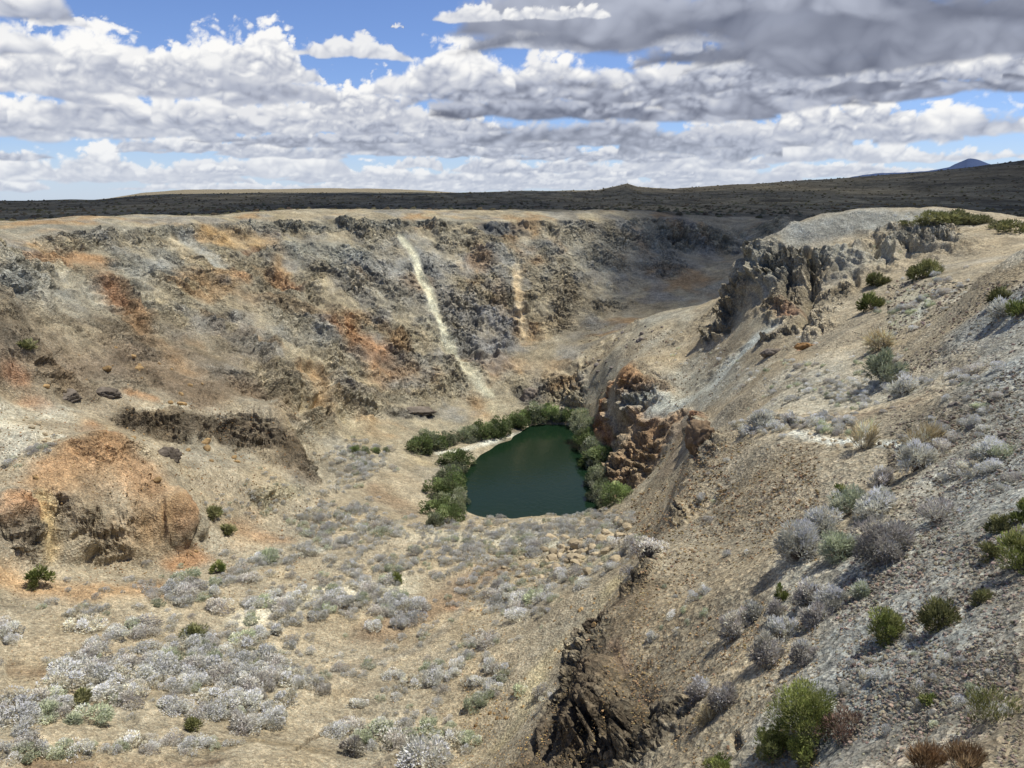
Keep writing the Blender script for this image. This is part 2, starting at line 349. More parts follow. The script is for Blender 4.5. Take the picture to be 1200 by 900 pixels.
PAINT = [  # line in the photo, reach in photo pixels, colour as seen in sun, strength
    # far wall
    ([(0, 400), (120, 390), (250, 430)], 90, (132, 112, 86), .9),
    ([(20, 330), (130, 340), (190, 300)], 30, (146, 138, 122), .9), ([(0, 270), (60, 266), (300, 262), (560, 258)], 10, (142, 130, 108), 1.11), ([(0, 276), (130, 274)], 8, (140, 126, 104), 1.11),
    ([(25, 300), (100, 300)], 8, (164, 116, 68), .8), ([(70, 300), (110, 305), (125, 330), (150, 360), (160, 382)], 14, (174, 126, 74), 1), ([(115, 325), (140, 352)], 7, (152, 100, 58), .9),
    ([(205, 277), (224, 312)], 5, (196, 168, 124), 1), ([(220, 275), (250, 310)], 8, (165, 160, 148), .9), ([(245, 275), (310, 285)], 15, (190, 142, 72), 1), ([(300, 292), (290, 297)], 7, (130, 80, 40), .8),
    ([(280, 325), (286, 328)], 9, (190, 135, 75), .9), ([(325, 322), (340, 330)], 12, (196, 132, 68), 1), ([(350, 295), (420, 300)], 26, (146, 138, 119), .9), ([(160, 385), (210, 430)], 20, (152, 116, 74), .8),
    ([(290, 350), (420, 372)], 15, (152, 118, 78), .8), ([(400, 385), (440, 412), (450, 428)], 19, (180, 122, 64), .9), ([(320, 390), (370, 400)], 16, (146, 138, 124), .8),
    ([(440, 320), (500, 300), (480, 345)], 30, (146, 139, 128), .9), ([(560, 310), (568, 298)], 12, (160, 122, 84), .8), ([(540, 360), (580, 380), (570, 425)], 27, (146, 137, 129), .9),
    ([(600, 300), (640, 290)], 20, (138, 133, 122), .8), ([(575, 268), (606, 272)], 12, (92, 91, 88), 1), ([(690, 380), (672, 400)], 10, (105, 98, 90), .8),
    ([(700, 300), (790, 300)], 46, (146, 135, 114), .8), ([(660, 340), (650, 390)], 18, (160, 134, 98), .6),
    ([(370, 482), (350, 462)], 13, (172, 148, 108), .8), ([(400, 462), (420, 502), (480, 505), (560, 500)], 24, (168, 148, 112), .9), ([(540, 440), (600, 482)], 16, (170, 150, 116), .9), ([(620, 430), (668, 432)], 17, (168, 144, 108), .9),
    ([(480, 432), (440, 440)], 14, (172, 132, 86), .7), ([(440, 462), (400, 455)], 10, (125, 110, 96), .7), ([(460, 484), (500, 486)], 10, (110, 102, 92), .8), ([(612, 458), (622, 474)], 9, (108, 100, 90), .8),
    ([(472, 280), (490, 310), (505, 350), (525, 400), (545, 432), (572, 462)], 5, (206, 190, 150), 1.15), ([(545, 432), (575, 470), (600, 490)], 12, (184, 166, 128), .9), ([(500, 380), (520, 410)], 9, (190, 172, 134), .5), ([(606, 315), (610, 360), (616, 392)], 5, (206, 172, 122), 1.11), ([(640, 290), (606, 315)], 4, (180, 160, 124), .8), ([(585, 330), (588, 370)], 6, (180, 150, 110), .6),
    ([(832, 336), (765, 380), (700, 450)], 22, (156, 144, 120), .9), ([(650, 470), (690, 478)], 12, (170, 150, 116), .7),
    # left slope
    ([(20, 425), (150, 425), (230, 460), (300, 462)], 30, (134, 110, 82), 1.11), ([(15, 440), (25, 445)], 9, (180, 122, 76), .9), ([(40, 475), (52, 480)], 11, (184, 134, 92), .9), ([(160, 440), (190, 450)], 8, (104, 86, 66), .8), ([(150, 462), (180, 468)], 6, (176, 122, 66), .8),
    ([(10, 350), (30, 395)], 22, (104, 88, 66), .8),
    ([(200, 505), (335, 508)], 22, (132, 110, 80), .9), ([(110, 500), (120, 510)], 12, (178, 122, 70), .8), ([(280, 500), (290, 505)], 10, (172, 118, 66), .7), ([(330, 500), (356, 550)], 10, (112, 92, 68), .7),
    ([(240, 482), (310, 480)], 6, (168, 146, 114), .9),
    ([(130, 530), (60, 565), (170, 550)], 26, (182, 134, 78), .9), ([(65, 488), (0, 486), (25, 520)], 17, (202, 186, 156), 1), ([(0, 540), (70, 512)], 5, (205, 190, 162), .9),
    ([(8, 600), (45, 605)], 11, (200, 132, 64), .9), ([(200, 600), (135, 625)], 30, (172, 130, 80), 1.1), ([(215, 590), (220, 620)], 12, (178, 122, 74), .6), ([(80, 600), (95, 628)], 15, (142, 120, 94), .8), ([(12, 630), (10, 650)], 16, (130, 104, 80), .8), ([(52, 585), (54, 655)], 8, (208, 170, 104), .9),
    ([(10, 682), (100, 694), (195, 692)], 22, (184, 142, 92), 1.11), ([(200, 662), (240, 650)], 13, (170, 122, 74), 1.11), ([(285, 515), (300, 545), (230, 530)], 20, (138, 126, 104), .7), ([(308, 590), (342, 572)], 14, (184, 164, 122), .9), ([(280, 622), (330, 632)], 15, (172, 130, 88), .8), ([(240, 565), (280, 580)], 14, (154, 134, 108), .7),
    # floor
    ([(300, 722), (380, 694), (480, 684)], 22, (214, 194, 158), 1.12), ([(250, 770), (340, 762)], 16, (200, 176, 138), 1.11), ([(60, 760), (200, 765)], 30, (170, 144, 108), .6), ([(440, 740), (530, 705), (575, 665)], 24, (152, 124, 92), 1.11), ([(545, 720), (530, 718)], 9, (182, 132, 88), .7), ([(275, 668), (330, 662), (365, 650)], 9, (142, 124, 97), .9),
    ([(0, 780), (100, 795)], 16, (150, 118, 82), .8), ([(0, 885), (250, 892)], 18, (140, 116, 82), .8), ([(230, 885), (300, 870), (390, 880)], 16, (128, 106, 72), .9), ([(330, 800), (400, 815), (520, 780)], 12, (150, 126, 92), .7),
    ([(440, 572), (485, 602)], 20, (142, 114, 82), .9), ([(350, 560), (405, 545), (400, 520)], 18, (154, 142, 122), .8), ([(590, 625), (720, 612)], 20, (186, 170, 140), .8),
    ([(515, 532), (545, 528), (570, 520), (612, 508)], 4.5, (222, 208, 180), 1), ([(640, 655), (725, 640)], 30, (188, 168, 128), .7), ([(590, 870), (650, 770), (725, 685)], 18, (192, 166, 114), 1),
    ([(40, 838), (75, 832), (110, 826)], 5, (122, 92, 64), .8), ([(345, 880), (362, 866), (384, 852)], 3, (92, 74, 54), .9), ([(0, 858), (140, 850), (330, 862)], 8, (150, 130, 100), .7), ([(380, 800), (450, 770), (530, 735)], 12, (148, 126, 98), .8), ([(240, 690), (300, 664), (360, 648), (470, 612)], 7, (150, 138, 116), 1.11), ([(280, 640), (300, 600)], 10, (168, 136, 98), .6),
    ([(700, 300), (716, 345)], 4, (166, 152, 124), .7), ([(640, 300), (652, 400)], 3, (170, 152, 120), .5), ([(655, 470), (640, 480)], 8, (176, 154, 116), .7), ([(385, 330), (410, 430)], 4, (166, 146, 112), .5), ([(345, 480), (338, 500)], 6, (178, 152, 108), .7), ([(722, 345), (735, 372)], 5, (160, 146, 120), .7), ([(830, 350), (800, 380), (740, 420), (690, 470)], 10, (168, 154, 128), .8),
    ([(1035, 775), (1050, 752), (1078, 734)], 4, (196, 168, 132), 1.1), ([(480, 625), (600, 640), (720, 615)], 22, (186, 170, 138), .9), ([(200, 492), (340, 494)], 9, (112, 94, 70), .7),
    ([(150, 500), (290, 508), (345, 520), (362, 560)], 20, (120, 100, 74), 1.11), ([(70, 480), (200, 477), (318, 473)], 4.5, (178, 160, 130), 1.11), ([(60, 545), (140, 530), (170, 560)], 20, (178, 132, 82), 1.11), ([(565, 690), (520, 742), (430, 782), (330, 802), (200, 818)], 8, (156, 139, 114), 1.11), ([(0, 890), (250, 894)], 9, (132, 108, 80), 1.11),
    # foreground ridge
    ([(860, 600), (790, 730), (910, 560)], 70, (158, 136, 103), 1), ([(700, 780), (640, 870), (750, 870)], 62, (108, 90, 68), 1.11), ([(692, 738), (730, 705)], 18, (116, 96, 72), 1.11), ([(770, 640), (740, 690)], 14, (112, 92, 66), .7), ([(720, 755), (735, 790)], 10, (142, 104, 76), .6), ([(820, 800), (800, 850)], 30, (138, 118, 92), .6),
    ([(750, 470), (740, 530), (772, 520), (722, 572)], 32, (186, 138, 86), .95), ([(742, 462), (750, 490)], 9, (196, 138, 74), .9), ([(716, 455), (702, 490), (712, 520)], 13, (180, 124, 74), 1.11), ([(730, 440), (760, 470), (770, 500)], 14, (184, 134, 82), 1.11), ([(775, 475), (800, 500), (780, 560)], 14, (150, 118, 84), .8), ([(740, 580), (785, 565)], 8, (186, 162, 120), .8),
    ([(805, 440), (865, 450), (790, 470)], 28, (168, 158, 136), .9), ([(890, 395), (840, 445), (790, 475), (740, 470)], 18, (186, 180, 162), 1.11), ([(818, 495), (826, 500)], 7, (160, 98, 56), .8), ([(810, 520), (825, 530)], 12, (118, 110, 98), .8),
    ([(740, 800), (772, 872)], 30, (120, 102, 78), 1.11), ([(722, 742), (762, 692)], 20, (130, 110, 82), 1.11), ([(640, 870), (700, 800), (690, 870)], 34, (112, 94, 72), 1.11),
    # promontory and shelf
    ([(930, 275), (1000, 256), (1100, 256)], 28, (150, 141, 124), 1.11), ([(890, 310), (920, 320), (1000, 310), (1090, 290)], 26, (166, 155, 134), .9), ([(915, 362), (930, 370)], 9, (168, 112, 70), .8), ([(940, 405), (955, 402)], 6, (176, 98, 48), 1), ([(860, 370), (900, 385)], 10, (162, 150, 124), .6),
    ([(1090, 320), (1180, 300)], 26, (162, 146, 124), .7), ([(950, 430), (1040, 470), (900, 470)], 42, (186, 172, 146), .9), ([(1070, 340), (1060, 380)], 14, (176, 164, 132), .7), ([(1085, 350), (1075, 375)], 5, (215, 205, 175), .7), ([(930, 510), (1000, 520), (1055, 522)], 8, (224, 214, 190), 1), ([(1010, 490), (1070, 475)], 14, (154, 128, 98), .8),
    ([(1110, 610), (1100, 760), (1180, 520), (1190, 350)], 90, (158, 150, 135), 1.11), ([(1195, 300), (1120, 345)], 11, (182, 168, 144), .9), ([(1000, 880), (1120, 870)], 40, (152, 136, 116), .6), ([(930, 720), (940, 640), (1010, 620)], 34, (178, 166, 144), .8), ([(1150, 880), (1060, 890)], 25, (158, 130, 104), .6),
]

vis_a = (np.abs(AZ) < math.radians(36.6))
vis_r = (RR > 7.5) & (RR < 300)
ja, jr = np.nonzero(vis_a)[0], np.nonzero(vis_r)[0]
sub = np.ix_(ja, jr)
PV = P0[sub].reshape(-1, 3).copy()
NV = grid_normals(P0)[sub].reshape(-1, 3)
spc_r = np.maximum(np.gradient(RR)[jr], RR[jr] * math.radians(73) / 1010).astype(f32)
SPC = np.broadcast_to(spc_r[None], (len(ja), len(jr))).reshape(-1)
RV = np.hypot(PV[:, 0], PV[:, 1])
WARP = np.stack([fbm(PV, 6, 4, spacing=SPC, seed=s) for s in (1, 2, 3)], -1)


def stroke_weight(P, line, reach, soft=0.55):
    pts = np.array([look(*q) for q in line], f32)
    rm = float(np.mean(np.hypot(pts[:, 0], pts[:, 1]))) / F * reach * 1.15
    lo, hi = pts.min(0) - rm * 2.2, pts.max(0) + rm * 2.2
    idx = np.nonzero(((P > lo) & (P < hi)).all(1))[0]
    if len(idx) == 0:
        return idx, np.zeros(0, f32)
    p = P[idx] + WARP[idx] * f32(min(rm * 0.55, 2.2))
    d = np.full(len(idx), 1e9, f32)
    for a, b in zip(pts[:-1], pts[1:]) if len(pts) > 1 else [(pts[0], pts[0] + 1e-3)]:
        ab = b - a
        t = np.clip(((p - a) @ ab) / (ab @ ab + 1e-9), 0, 1)
        q = p - a - t[:, None] * ab
        d = np.minimum(d, np.sqrt((q * q).sum(1)))
    return idx, 1 - smooth(1 - soft, 1 + soft * 0.7, d / rm)


rock = np.zeros(len(PV), f32)
for line, reach, k in ROCK:
    idx, w_ = stroke_weight(PV, line, reach)
    rock[idx] = np.maximum(rock[idx], w_.astype(f32) * k)
slope = np.degrees(np.arccos(np.clip(NV[:, 2], 0, 1)))
AZV = np.arctan2(PV[:, 0], PV[:, 1])
farwall = smooth(100, 125, RV - 45 * smooth(.07, .11, AZV)) * (1 - smooth(245, 262, RV))
rock = np.maximum(rock, 1.0 * smooth(20, 33, slope) * farwall)
for line, reach in [([(472, 280), (490, 310), (505, 350), (525, 400), (545, 432), (572, 462), (600, 490)], 7), ([(606, 315), (610, 360), (616, 392)], 5), ([(205, 277), (250, 312)], 9), ([(345, 490), (375, 470)], 8), ([(400, 490), (480, 500), (560, 490)], 14), ([(560, 450), (600, 482)], 10), ([(620, 430), (668, 432)], 12)]:
    idx, w_ = stroke_weight(PV, line, reach, soft=.7)
    rock[idx] *= 1 - .9 * w_.astype(f32)                 # dust chutes and fans are smooth
rock *= np.clip(0.75 + 0.9 * fbm(PV, 9, 3, spacing=SPC, seed=11), 0.1, 1.6)
water_keep = smooth(-42.6, -40.6, PV[:, 2])
pit = 1 - smooth(240, 275, RV)
near = 1 - smooth(40, 70, RV)

disp = 0.42 * fbm(PV, 13, 3, spacing=SPC, seed=21) * smooth(14, 40, RV) + 0.11 * fbm(PV, 2.6, 3, spacing=SPC, seed=25)
disp += 0.045 * fbm(PV, 0.55, 5, gain=.62, spacing=SPC, seed=31)
# worn quarry benches across the far wall
tz = PV[:, 2] / 8.5 + 0.55 * WARP[:, 2] + 0.9 * fbm(PV, 40, 2, spacing=SPC, seed=27)
ts = tz - np.floor(tz)
disp += (np.where(ts < .72, ts / .72, (1 - ts) / .28) - .5) * 2.0 * smooth(20, 34, slope) * farwall * np.clip(.7 + 1.2 * fbm(PV, 22, 2, spacing=SPC, seed=28), 0, 1.3)
# swelling rock of the left bluff
for line, reach, out_ in [([(86, 612), (86, 620)], 22, .9), ([(135, 625), (170, 618)], 26, .5), ([(208, 600), (212, 618)], 24, 1.0), ([(10, 615), (12, 640)], 24, .9), ([(236, 612), (238, 622)], 9, .9), ([(75, 642), (80, 645)], 14, .9), ([(700, 800), (690, 850)], 26, .8), ([(740, 850), (745, 880)], 20, .6)]:
    idx, w_ = stroke_weight(PV, line, reach, soft=.5)
    disp[idx] += out_ * np.sqrt(np.clip(w_, 0, 1)).astype(f32)
disp *= pit
# outcrops: tilted ledges, broken blocks and clefts
ri = np.nonzero(rock > 0.04)[0]
pr = PV[ri]; sr = SPC[ri]
tilt = np.array([0.30, -0.25, 0.92], f32)
sc_r = np.clip(RV[ri] / 120, 0.36, 1.15).astype(f32)
wz = pr + WARP[ri] * (1.6 * sc_r)[:, None]
lay = (wz @ tilt) / (2.7 * sc_r)
saw = lay - np.floor(lay)
ledge = np.where(saw < 0.8, saw / 0.8, (1 - saw) / 0.2) - 0.5
big = fbm(pr / (sc_r[:, None]), 10, 3, ridged=True, seed=41)
q = wz * np.array([1, 1, 1.5], f32) / (3.4 * sc_r)[:, None]
f1, f2, bid = worley(q, 3)
q2 = wz * np.array([1, 1, 1.3], f32) / (1.25 * sc_r)[:, None]
g1, g2, bid2 = worley(q2, 9)
fine2 = np.clip(1.25 * sc_r / sr / 2.2 - 0.5, 0, 1)
blk = (bid - 0.5) * 1.3 * smooth(0.0, 0.16, f2 - f1) - 0.45 * (1 - smooth(0, 0.12, f2 - f1))
blk2 = ((bid2 - 0.5) * 0.55 * smooth(0.0, 0.2, g2 - g1) - 0.25 * (1 - smooth(0, 0.16, g2 - g1))) * fine2
q3 = wz / (0.6 * sc_r)[:, None]
h1, h2, bid3 = worley(q3, 13)
blk3 = ((bid3 - 0.5) * 0.35 * smooth(0.0, 0.2, h2 - h1) - 0.16 * (1 - smooth(0, 0.18, h2 - h1))) * np.clip(0.6 * sc_r / sr / 1.6 - 0.5, 0, 1)
rough = 0.22 * fbm(pr / sc_r[:, None], 1.1, 4, gain=.6, ridged=True, spacing=sr / sc_r, seed=51)
disp[ri] += rock[ri] * (1 - .32 * farwall[ri]) * sc_r * (0.8 * ledge + 0.5 * big + 0.9 * blk + 1.1 * blk2 + 1.3 * rough + blk3)
# rills running down the steep faces of the far wall
th = np.arctan2(PV[:, 0], PV[:, 1] - 60)
rill = fbm(np.stack([th * 26 + WARP[:, 0] * .7, PV[:, 2] * 0.035, RV * 0.004], -1), 1.0, 3, ridged=True, seed=61)
disp -= 0.75 * rill * smooth(28, 42, slope) * farwall * np.clip(1 - rock, 0.2, 1)
# eroded spurs of the promontory cliff
idx, w_ = stroke_weight(PV, [(880, 320), (930, 325), (1010, 305), (1100, 295)], 34, soft=.8)
p_ = PV[idx]
sp = fbm(np.stack([p_[:, 0] * .30 + p_[:, 2] * .10 + WARP[idx, 0] * .5, p_[:, 1] * .12, p_[:, 2] * .05], -1), 1.0, 4, gain=.5, ridged=True, seed=65)
disp[idx] += 1.5 * w_.astype(f32) * sp
disp *= water_keep
# clefts of the big outcrops
CLEFT = [([(665, 835), (662, 862)], 4, 1.2), ([(690, 842), (688, 878)], 5, 1.5), ([(712, 845), (714, 885)], 6, 1.5), ([(630, 855), (622, 885)], 5, 1.0), ([(744, 868), (746, 895)], 3, .8),
         ([(945, 290), (952, 320), (945, 345)], 4, 3.5), ([(915, 290), (910, 310)], 3, 2.5), ([(930, 325), (920, 350)], 3, 2.5), ([(955, 340), (940, 375), (945, 390)], 5, 3.0), ([(1000, 325), (1000, 340)], 4, 2.0), ([(880, 300), (868, 330)], 3, 2.0), ([(1028, 285), (1026, 305)], 3, 1.6),
         ([(822, 512), (812, 535)], 4, 1.6), ([(772, 640), (765, 655)], 5, 1.2), ([(105, 622), (75, 640)], 3, .9), ([(115, 662), (150, 655)], 3, .9), ([(35, 588), (45, 582)], 3, .6),
         ([(250, 434), (300, 440)], 2, 1.0), ([(738, 448), (730, 470)], 4, 2.0), ([(765, 470), (745, 490)], 4, 1.6), ([(780, 520), (770, 545)], 3, 1.4), ([(860, 862), (866, 880)], 6, 0.5), ([(676, 820), (672, 870)], 4, 1.6), ([(700, 850), (702, 890)], 4, 1.6), ([(728, 850), (730, 895)], 4, 1.4), ([(650, 850), (640, 885)], 4, 1.5), ([(755, 660), (750, 672)], 4, 1.2), ([(345, 880), (362, 866), (384, 852)], 2, .5), ([(70, 834), (88, 832)], 3, .6), ([(70, 590), (62, 640)], 4, 1.5), ([(112, 600), (104, 630)], 3, 1.2), ([(190, 590), (186, 640)], 2.5, .8), ([(226, 590), (228, 640)], 2.5, 1.4), ([(130, 600), (165, 592)], 2.5, .7)]
for line, reach, dep in CLEFT:
    idx, w_ = stroke_weight(PV, line, reach, soft=.7)
    disp[idx] -= 0.55 * dep * w_.astype(f32)

PD = PV + NV * disp[:, None].astype(f32)
# distant plain: low swells
P1 = P0.copy()
P1[sub] = PD.reshape(len(ja), len(jr), 3)
fr_ = np.nonzero(RR >= 300)[0]
pf = P1[:, fr_].reshape(-1, 3)
P1[:, fr_, 2] += (fbm(pf * np.array([1, 1, 0], f32), 130, 3, seed=71) * 2.2 * smooth(300, 600, np.hypot(pf[:, 0], pf[:, 1]))).reshape(NA, -1)
ZD = P1[..., 2].copy()

# ------------------------------------------------------------------ colours of the ground
GAIN = 1.02
BASE = s2l((162, 147, 122)) * GAIN
CV_ = np.tile(BASE.astype(f32), (len(PV), 1))
wall = farwall[:, None]
CV_ = CV_ * (1 - wall) + (s2l((152, 139, 115)) * GAIN).astype(f32) * wall
# patches of rust, grey and buff through the wall
n1 = fbm(PV, 17, 4, spacing=SPC, seed=81); n2 = fbm(PV, 11, 4, spacing=SPC, seed=85); n3 = fbm(PV * np.array([1, 1, .4], f32), 5, 4, spacing=SPC, seed=89)
for n, c, a, b, k in ((n1, (158, 122, 80), .12, .6, .65), (n2, (138, 131, 119), .0, .45, .8), (n3, (172, 156, 124), .2, .7, .6)):
    w_ = (smooth(a, b, n) * k * farwall)[:, None]
    CV_ = CV_ * (1 - w_) + (s2l(c) * GAIN).astype(f32) * w_
def paint(c):
    c = s2l(c) * GAIN
    g = c.mean()
    return (g + (c - g) * 0.80) * np.array([.96, 1.0, 1.02]).astype(f32)


for line, reach, c, k in PAINT:
    idx, w_ = stroke_weight(PV, line, reach, soft=.8)
    w_ = w_ if k > 1.1 else w_ * np.clip(.82 + .55 * n3[idx] + .35 * n2[idx], .25, 1)
    w_ = (w_ * k * .92).astype(f32)[:, None]
    CV_[idx] = CV_[idx] * (1 - w_) + paint(c) * w_
# dust streaks down the steep faces
CV_ *= (1 + .20 * np.clip(rill, -1, 1) * smooth(24, 36, slope) * farwall)[:, None]
# mottling
m1 = fbm(PV, 4.5, 5, gain=.6, spacing=SPC, seed=91); m2 = .5 * fbm(PV, 0.9, 4, gain=.65, spacing=SPC, seed=95)
_, _, ca = worley(PV / f32(.42), 23); _, _, cb = worley(PV / f32(.15), 24); _, _, cc_ = worley(PV / f32(1.1), 25)
m2 += 1.3 * (ca - .5) * smooth(25, 45, RV) * (1 - smooth(110, 150, RV)) + 1.3 * (cb - .5) * (1 - smooth(25, 50, RV)) + 1.2 * (cc_ - .5) * smooth(90, 140, RV)
CV_ *= np.clip(1 + 0.26 * m1 + 0.20 * m2, .5, 1.5)[:, None]
hue = fbm(PV, 7, 4, spacing=SPC, seed=98)[:, None] * 0.08
CV_ *= 1 + hue * np.array([0.55, 0.0, -0.9], f32)
# stones of outcrops differ block by block
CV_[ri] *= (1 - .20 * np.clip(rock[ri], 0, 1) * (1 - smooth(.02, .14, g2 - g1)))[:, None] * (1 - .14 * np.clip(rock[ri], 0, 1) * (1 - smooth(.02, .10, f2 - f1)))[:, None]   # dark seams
CV_[ri] *= (1 + (bid2 - 0.5)[:, None] * 0.55 * np.clip(rock[ri], 0, 1)[:, None] + (bid - .5)[:, None] * 0.3 * np.clip(rock[ri], 0, 1)[:, None])
# plain behind the rim: low scrub, its colour darkened further for cloud shade
edge = smooth(0, 14, RV - np.interp(np.arctan2(PV[:, 0], PV[:, 1]), np.radians([-37, -30, -24, -12, 0, 6, 12, 17, 20, 24, 30, 37]), [186, 196, 196, 203, 214, 222, 233, 250, 215, 168, 160, 150]) + 6 * n2)
PLAIN = (s2l((94, 88, 74)) * 1.1).astype(f32)
CV_ = CV_ * (1 - edge[:, None]) + PLAIN * np.clip(1 + .5 * m1 + .4 * n3, .4, 1.8)[:, None] * edge[:, None]
CALL = np.empty((NA, NR, 3), f32)
rr_all = np.broadcast_to(RR[None], (NA, NR))
CALL[:] = BASE
pp = P1.reshape(-1, 3)[(rr_all > 255).ravel()] * np.array([1, 0.35, 0], f32)
big_n = fbm(pp, 260, 5, seed=111); mid_n = fbm(pp, 30, 4, gain=.7, seed=115)
fine_n = fbm(pp, 9, 3, gain=.8, seed=118)
CALL[rr_all > 255] = PLAIN * np.clip(1 + .7 * big_n + .5 * mid_n + .4 * fine_n, .3, 2.4)[:, None] * (1 + (.18 * big_n)[:, None] * np.array([1, .2, -1], f32))
# sunlit sandy mesa and pale flats
me_ = (smooth(2150, 2400, rr_all) * (np.abs(AZ)[:, None] < 0.7))[..., None]
CALL = CALL * (1 - me_) + (s2l((150, 135, 108)) * .75).astype(f32) * me_
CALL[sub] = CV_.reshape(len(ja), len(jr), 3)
lum_ = CALL.mean(-1, keepdims=True)
CALL = (lum_ + (CALL - lum_) * .95) * np.array([.97, 1.0, .965], f32)
CALL = np.clip(CALL, 0.004, 0.85)
ROCKW = np.zeros((NA, NR), f32); ROCKW[sub] = np.clip(rock, 0, 1).reshape(len(ja), len(jr))
# ------------------------------------------------------------------ helpers for objects and materials
def new_mat(name):
    m = bpy.data.materials.new(name)
    m.use_nodes = True
    nt = m.node_tree
    for n in list(nt.nodes):
        nt.nodes.remove(n)
    out = nt.nodes.new('ShaderNodeOutputMaterial')
    return m, nt, out


def node(nt, kind, **kw):
    n = nt.nodes.new(kind)
    for k, v in kw.items():
        if k.startswith('i_'):
            key = k[2:]
            key = int(key) if key.isdigit() else key.replace('_', ' ')
            n.inputs[key].default_value = v
        else:
            setattr(n, k, v)
    return n


def quick_mesh(name, co, faces, mats, tint=None, midx=None, shade=True):
    """mesh from an array of corners (n,3) and faces (m,3 or 4)"""
    me = bpy.data.meshes.new(name)
    co = np.ascontiguousarray(co, f32); faces = np.ascontiguousarray(faces, np.int32)
    k = faces.shape[1]
    me.vertices.add(len(co)); me.vertices.foreach_set('co', co.ravel())
    me.loops.add(faces.size); me.loops.foreach_set('vertex_index', faces.ravel())
    me.polygons.add(len(faces)); me.polygons.foreach_set('loop_start', (np.arange(len(faces)) * k).astype(np.int32))
    if midx is not None:
        me.polygons.foreach_set('material_index', np.asarray(midx, np.int32))
    me.polygons.foreach_set('use_smooth', np.full(len(faces), shade))
    me.update(calc_edges=True)
    if tint is not None:
        t = np.ones((len(co), 4), f32); t[:, :tint.shape[1]] = tint
        a = me.color_attributes.new('tint', 'FLOAT_COLOR', 'POINT')
        a.data.foreach_set('color', t.ravel())
    for m in mats:
        me.materials.append(m)
    return me


def link(name, me, parent=None, loc=None, **props):
    o = bpy.data.objects.new(name, me)
    COL.objects.link(o)
    if parent is not None:
        o.parent = parent
    if loc is not None:
        o.location = loc
    for k, v in props.items():
        o[k] = v
    return o


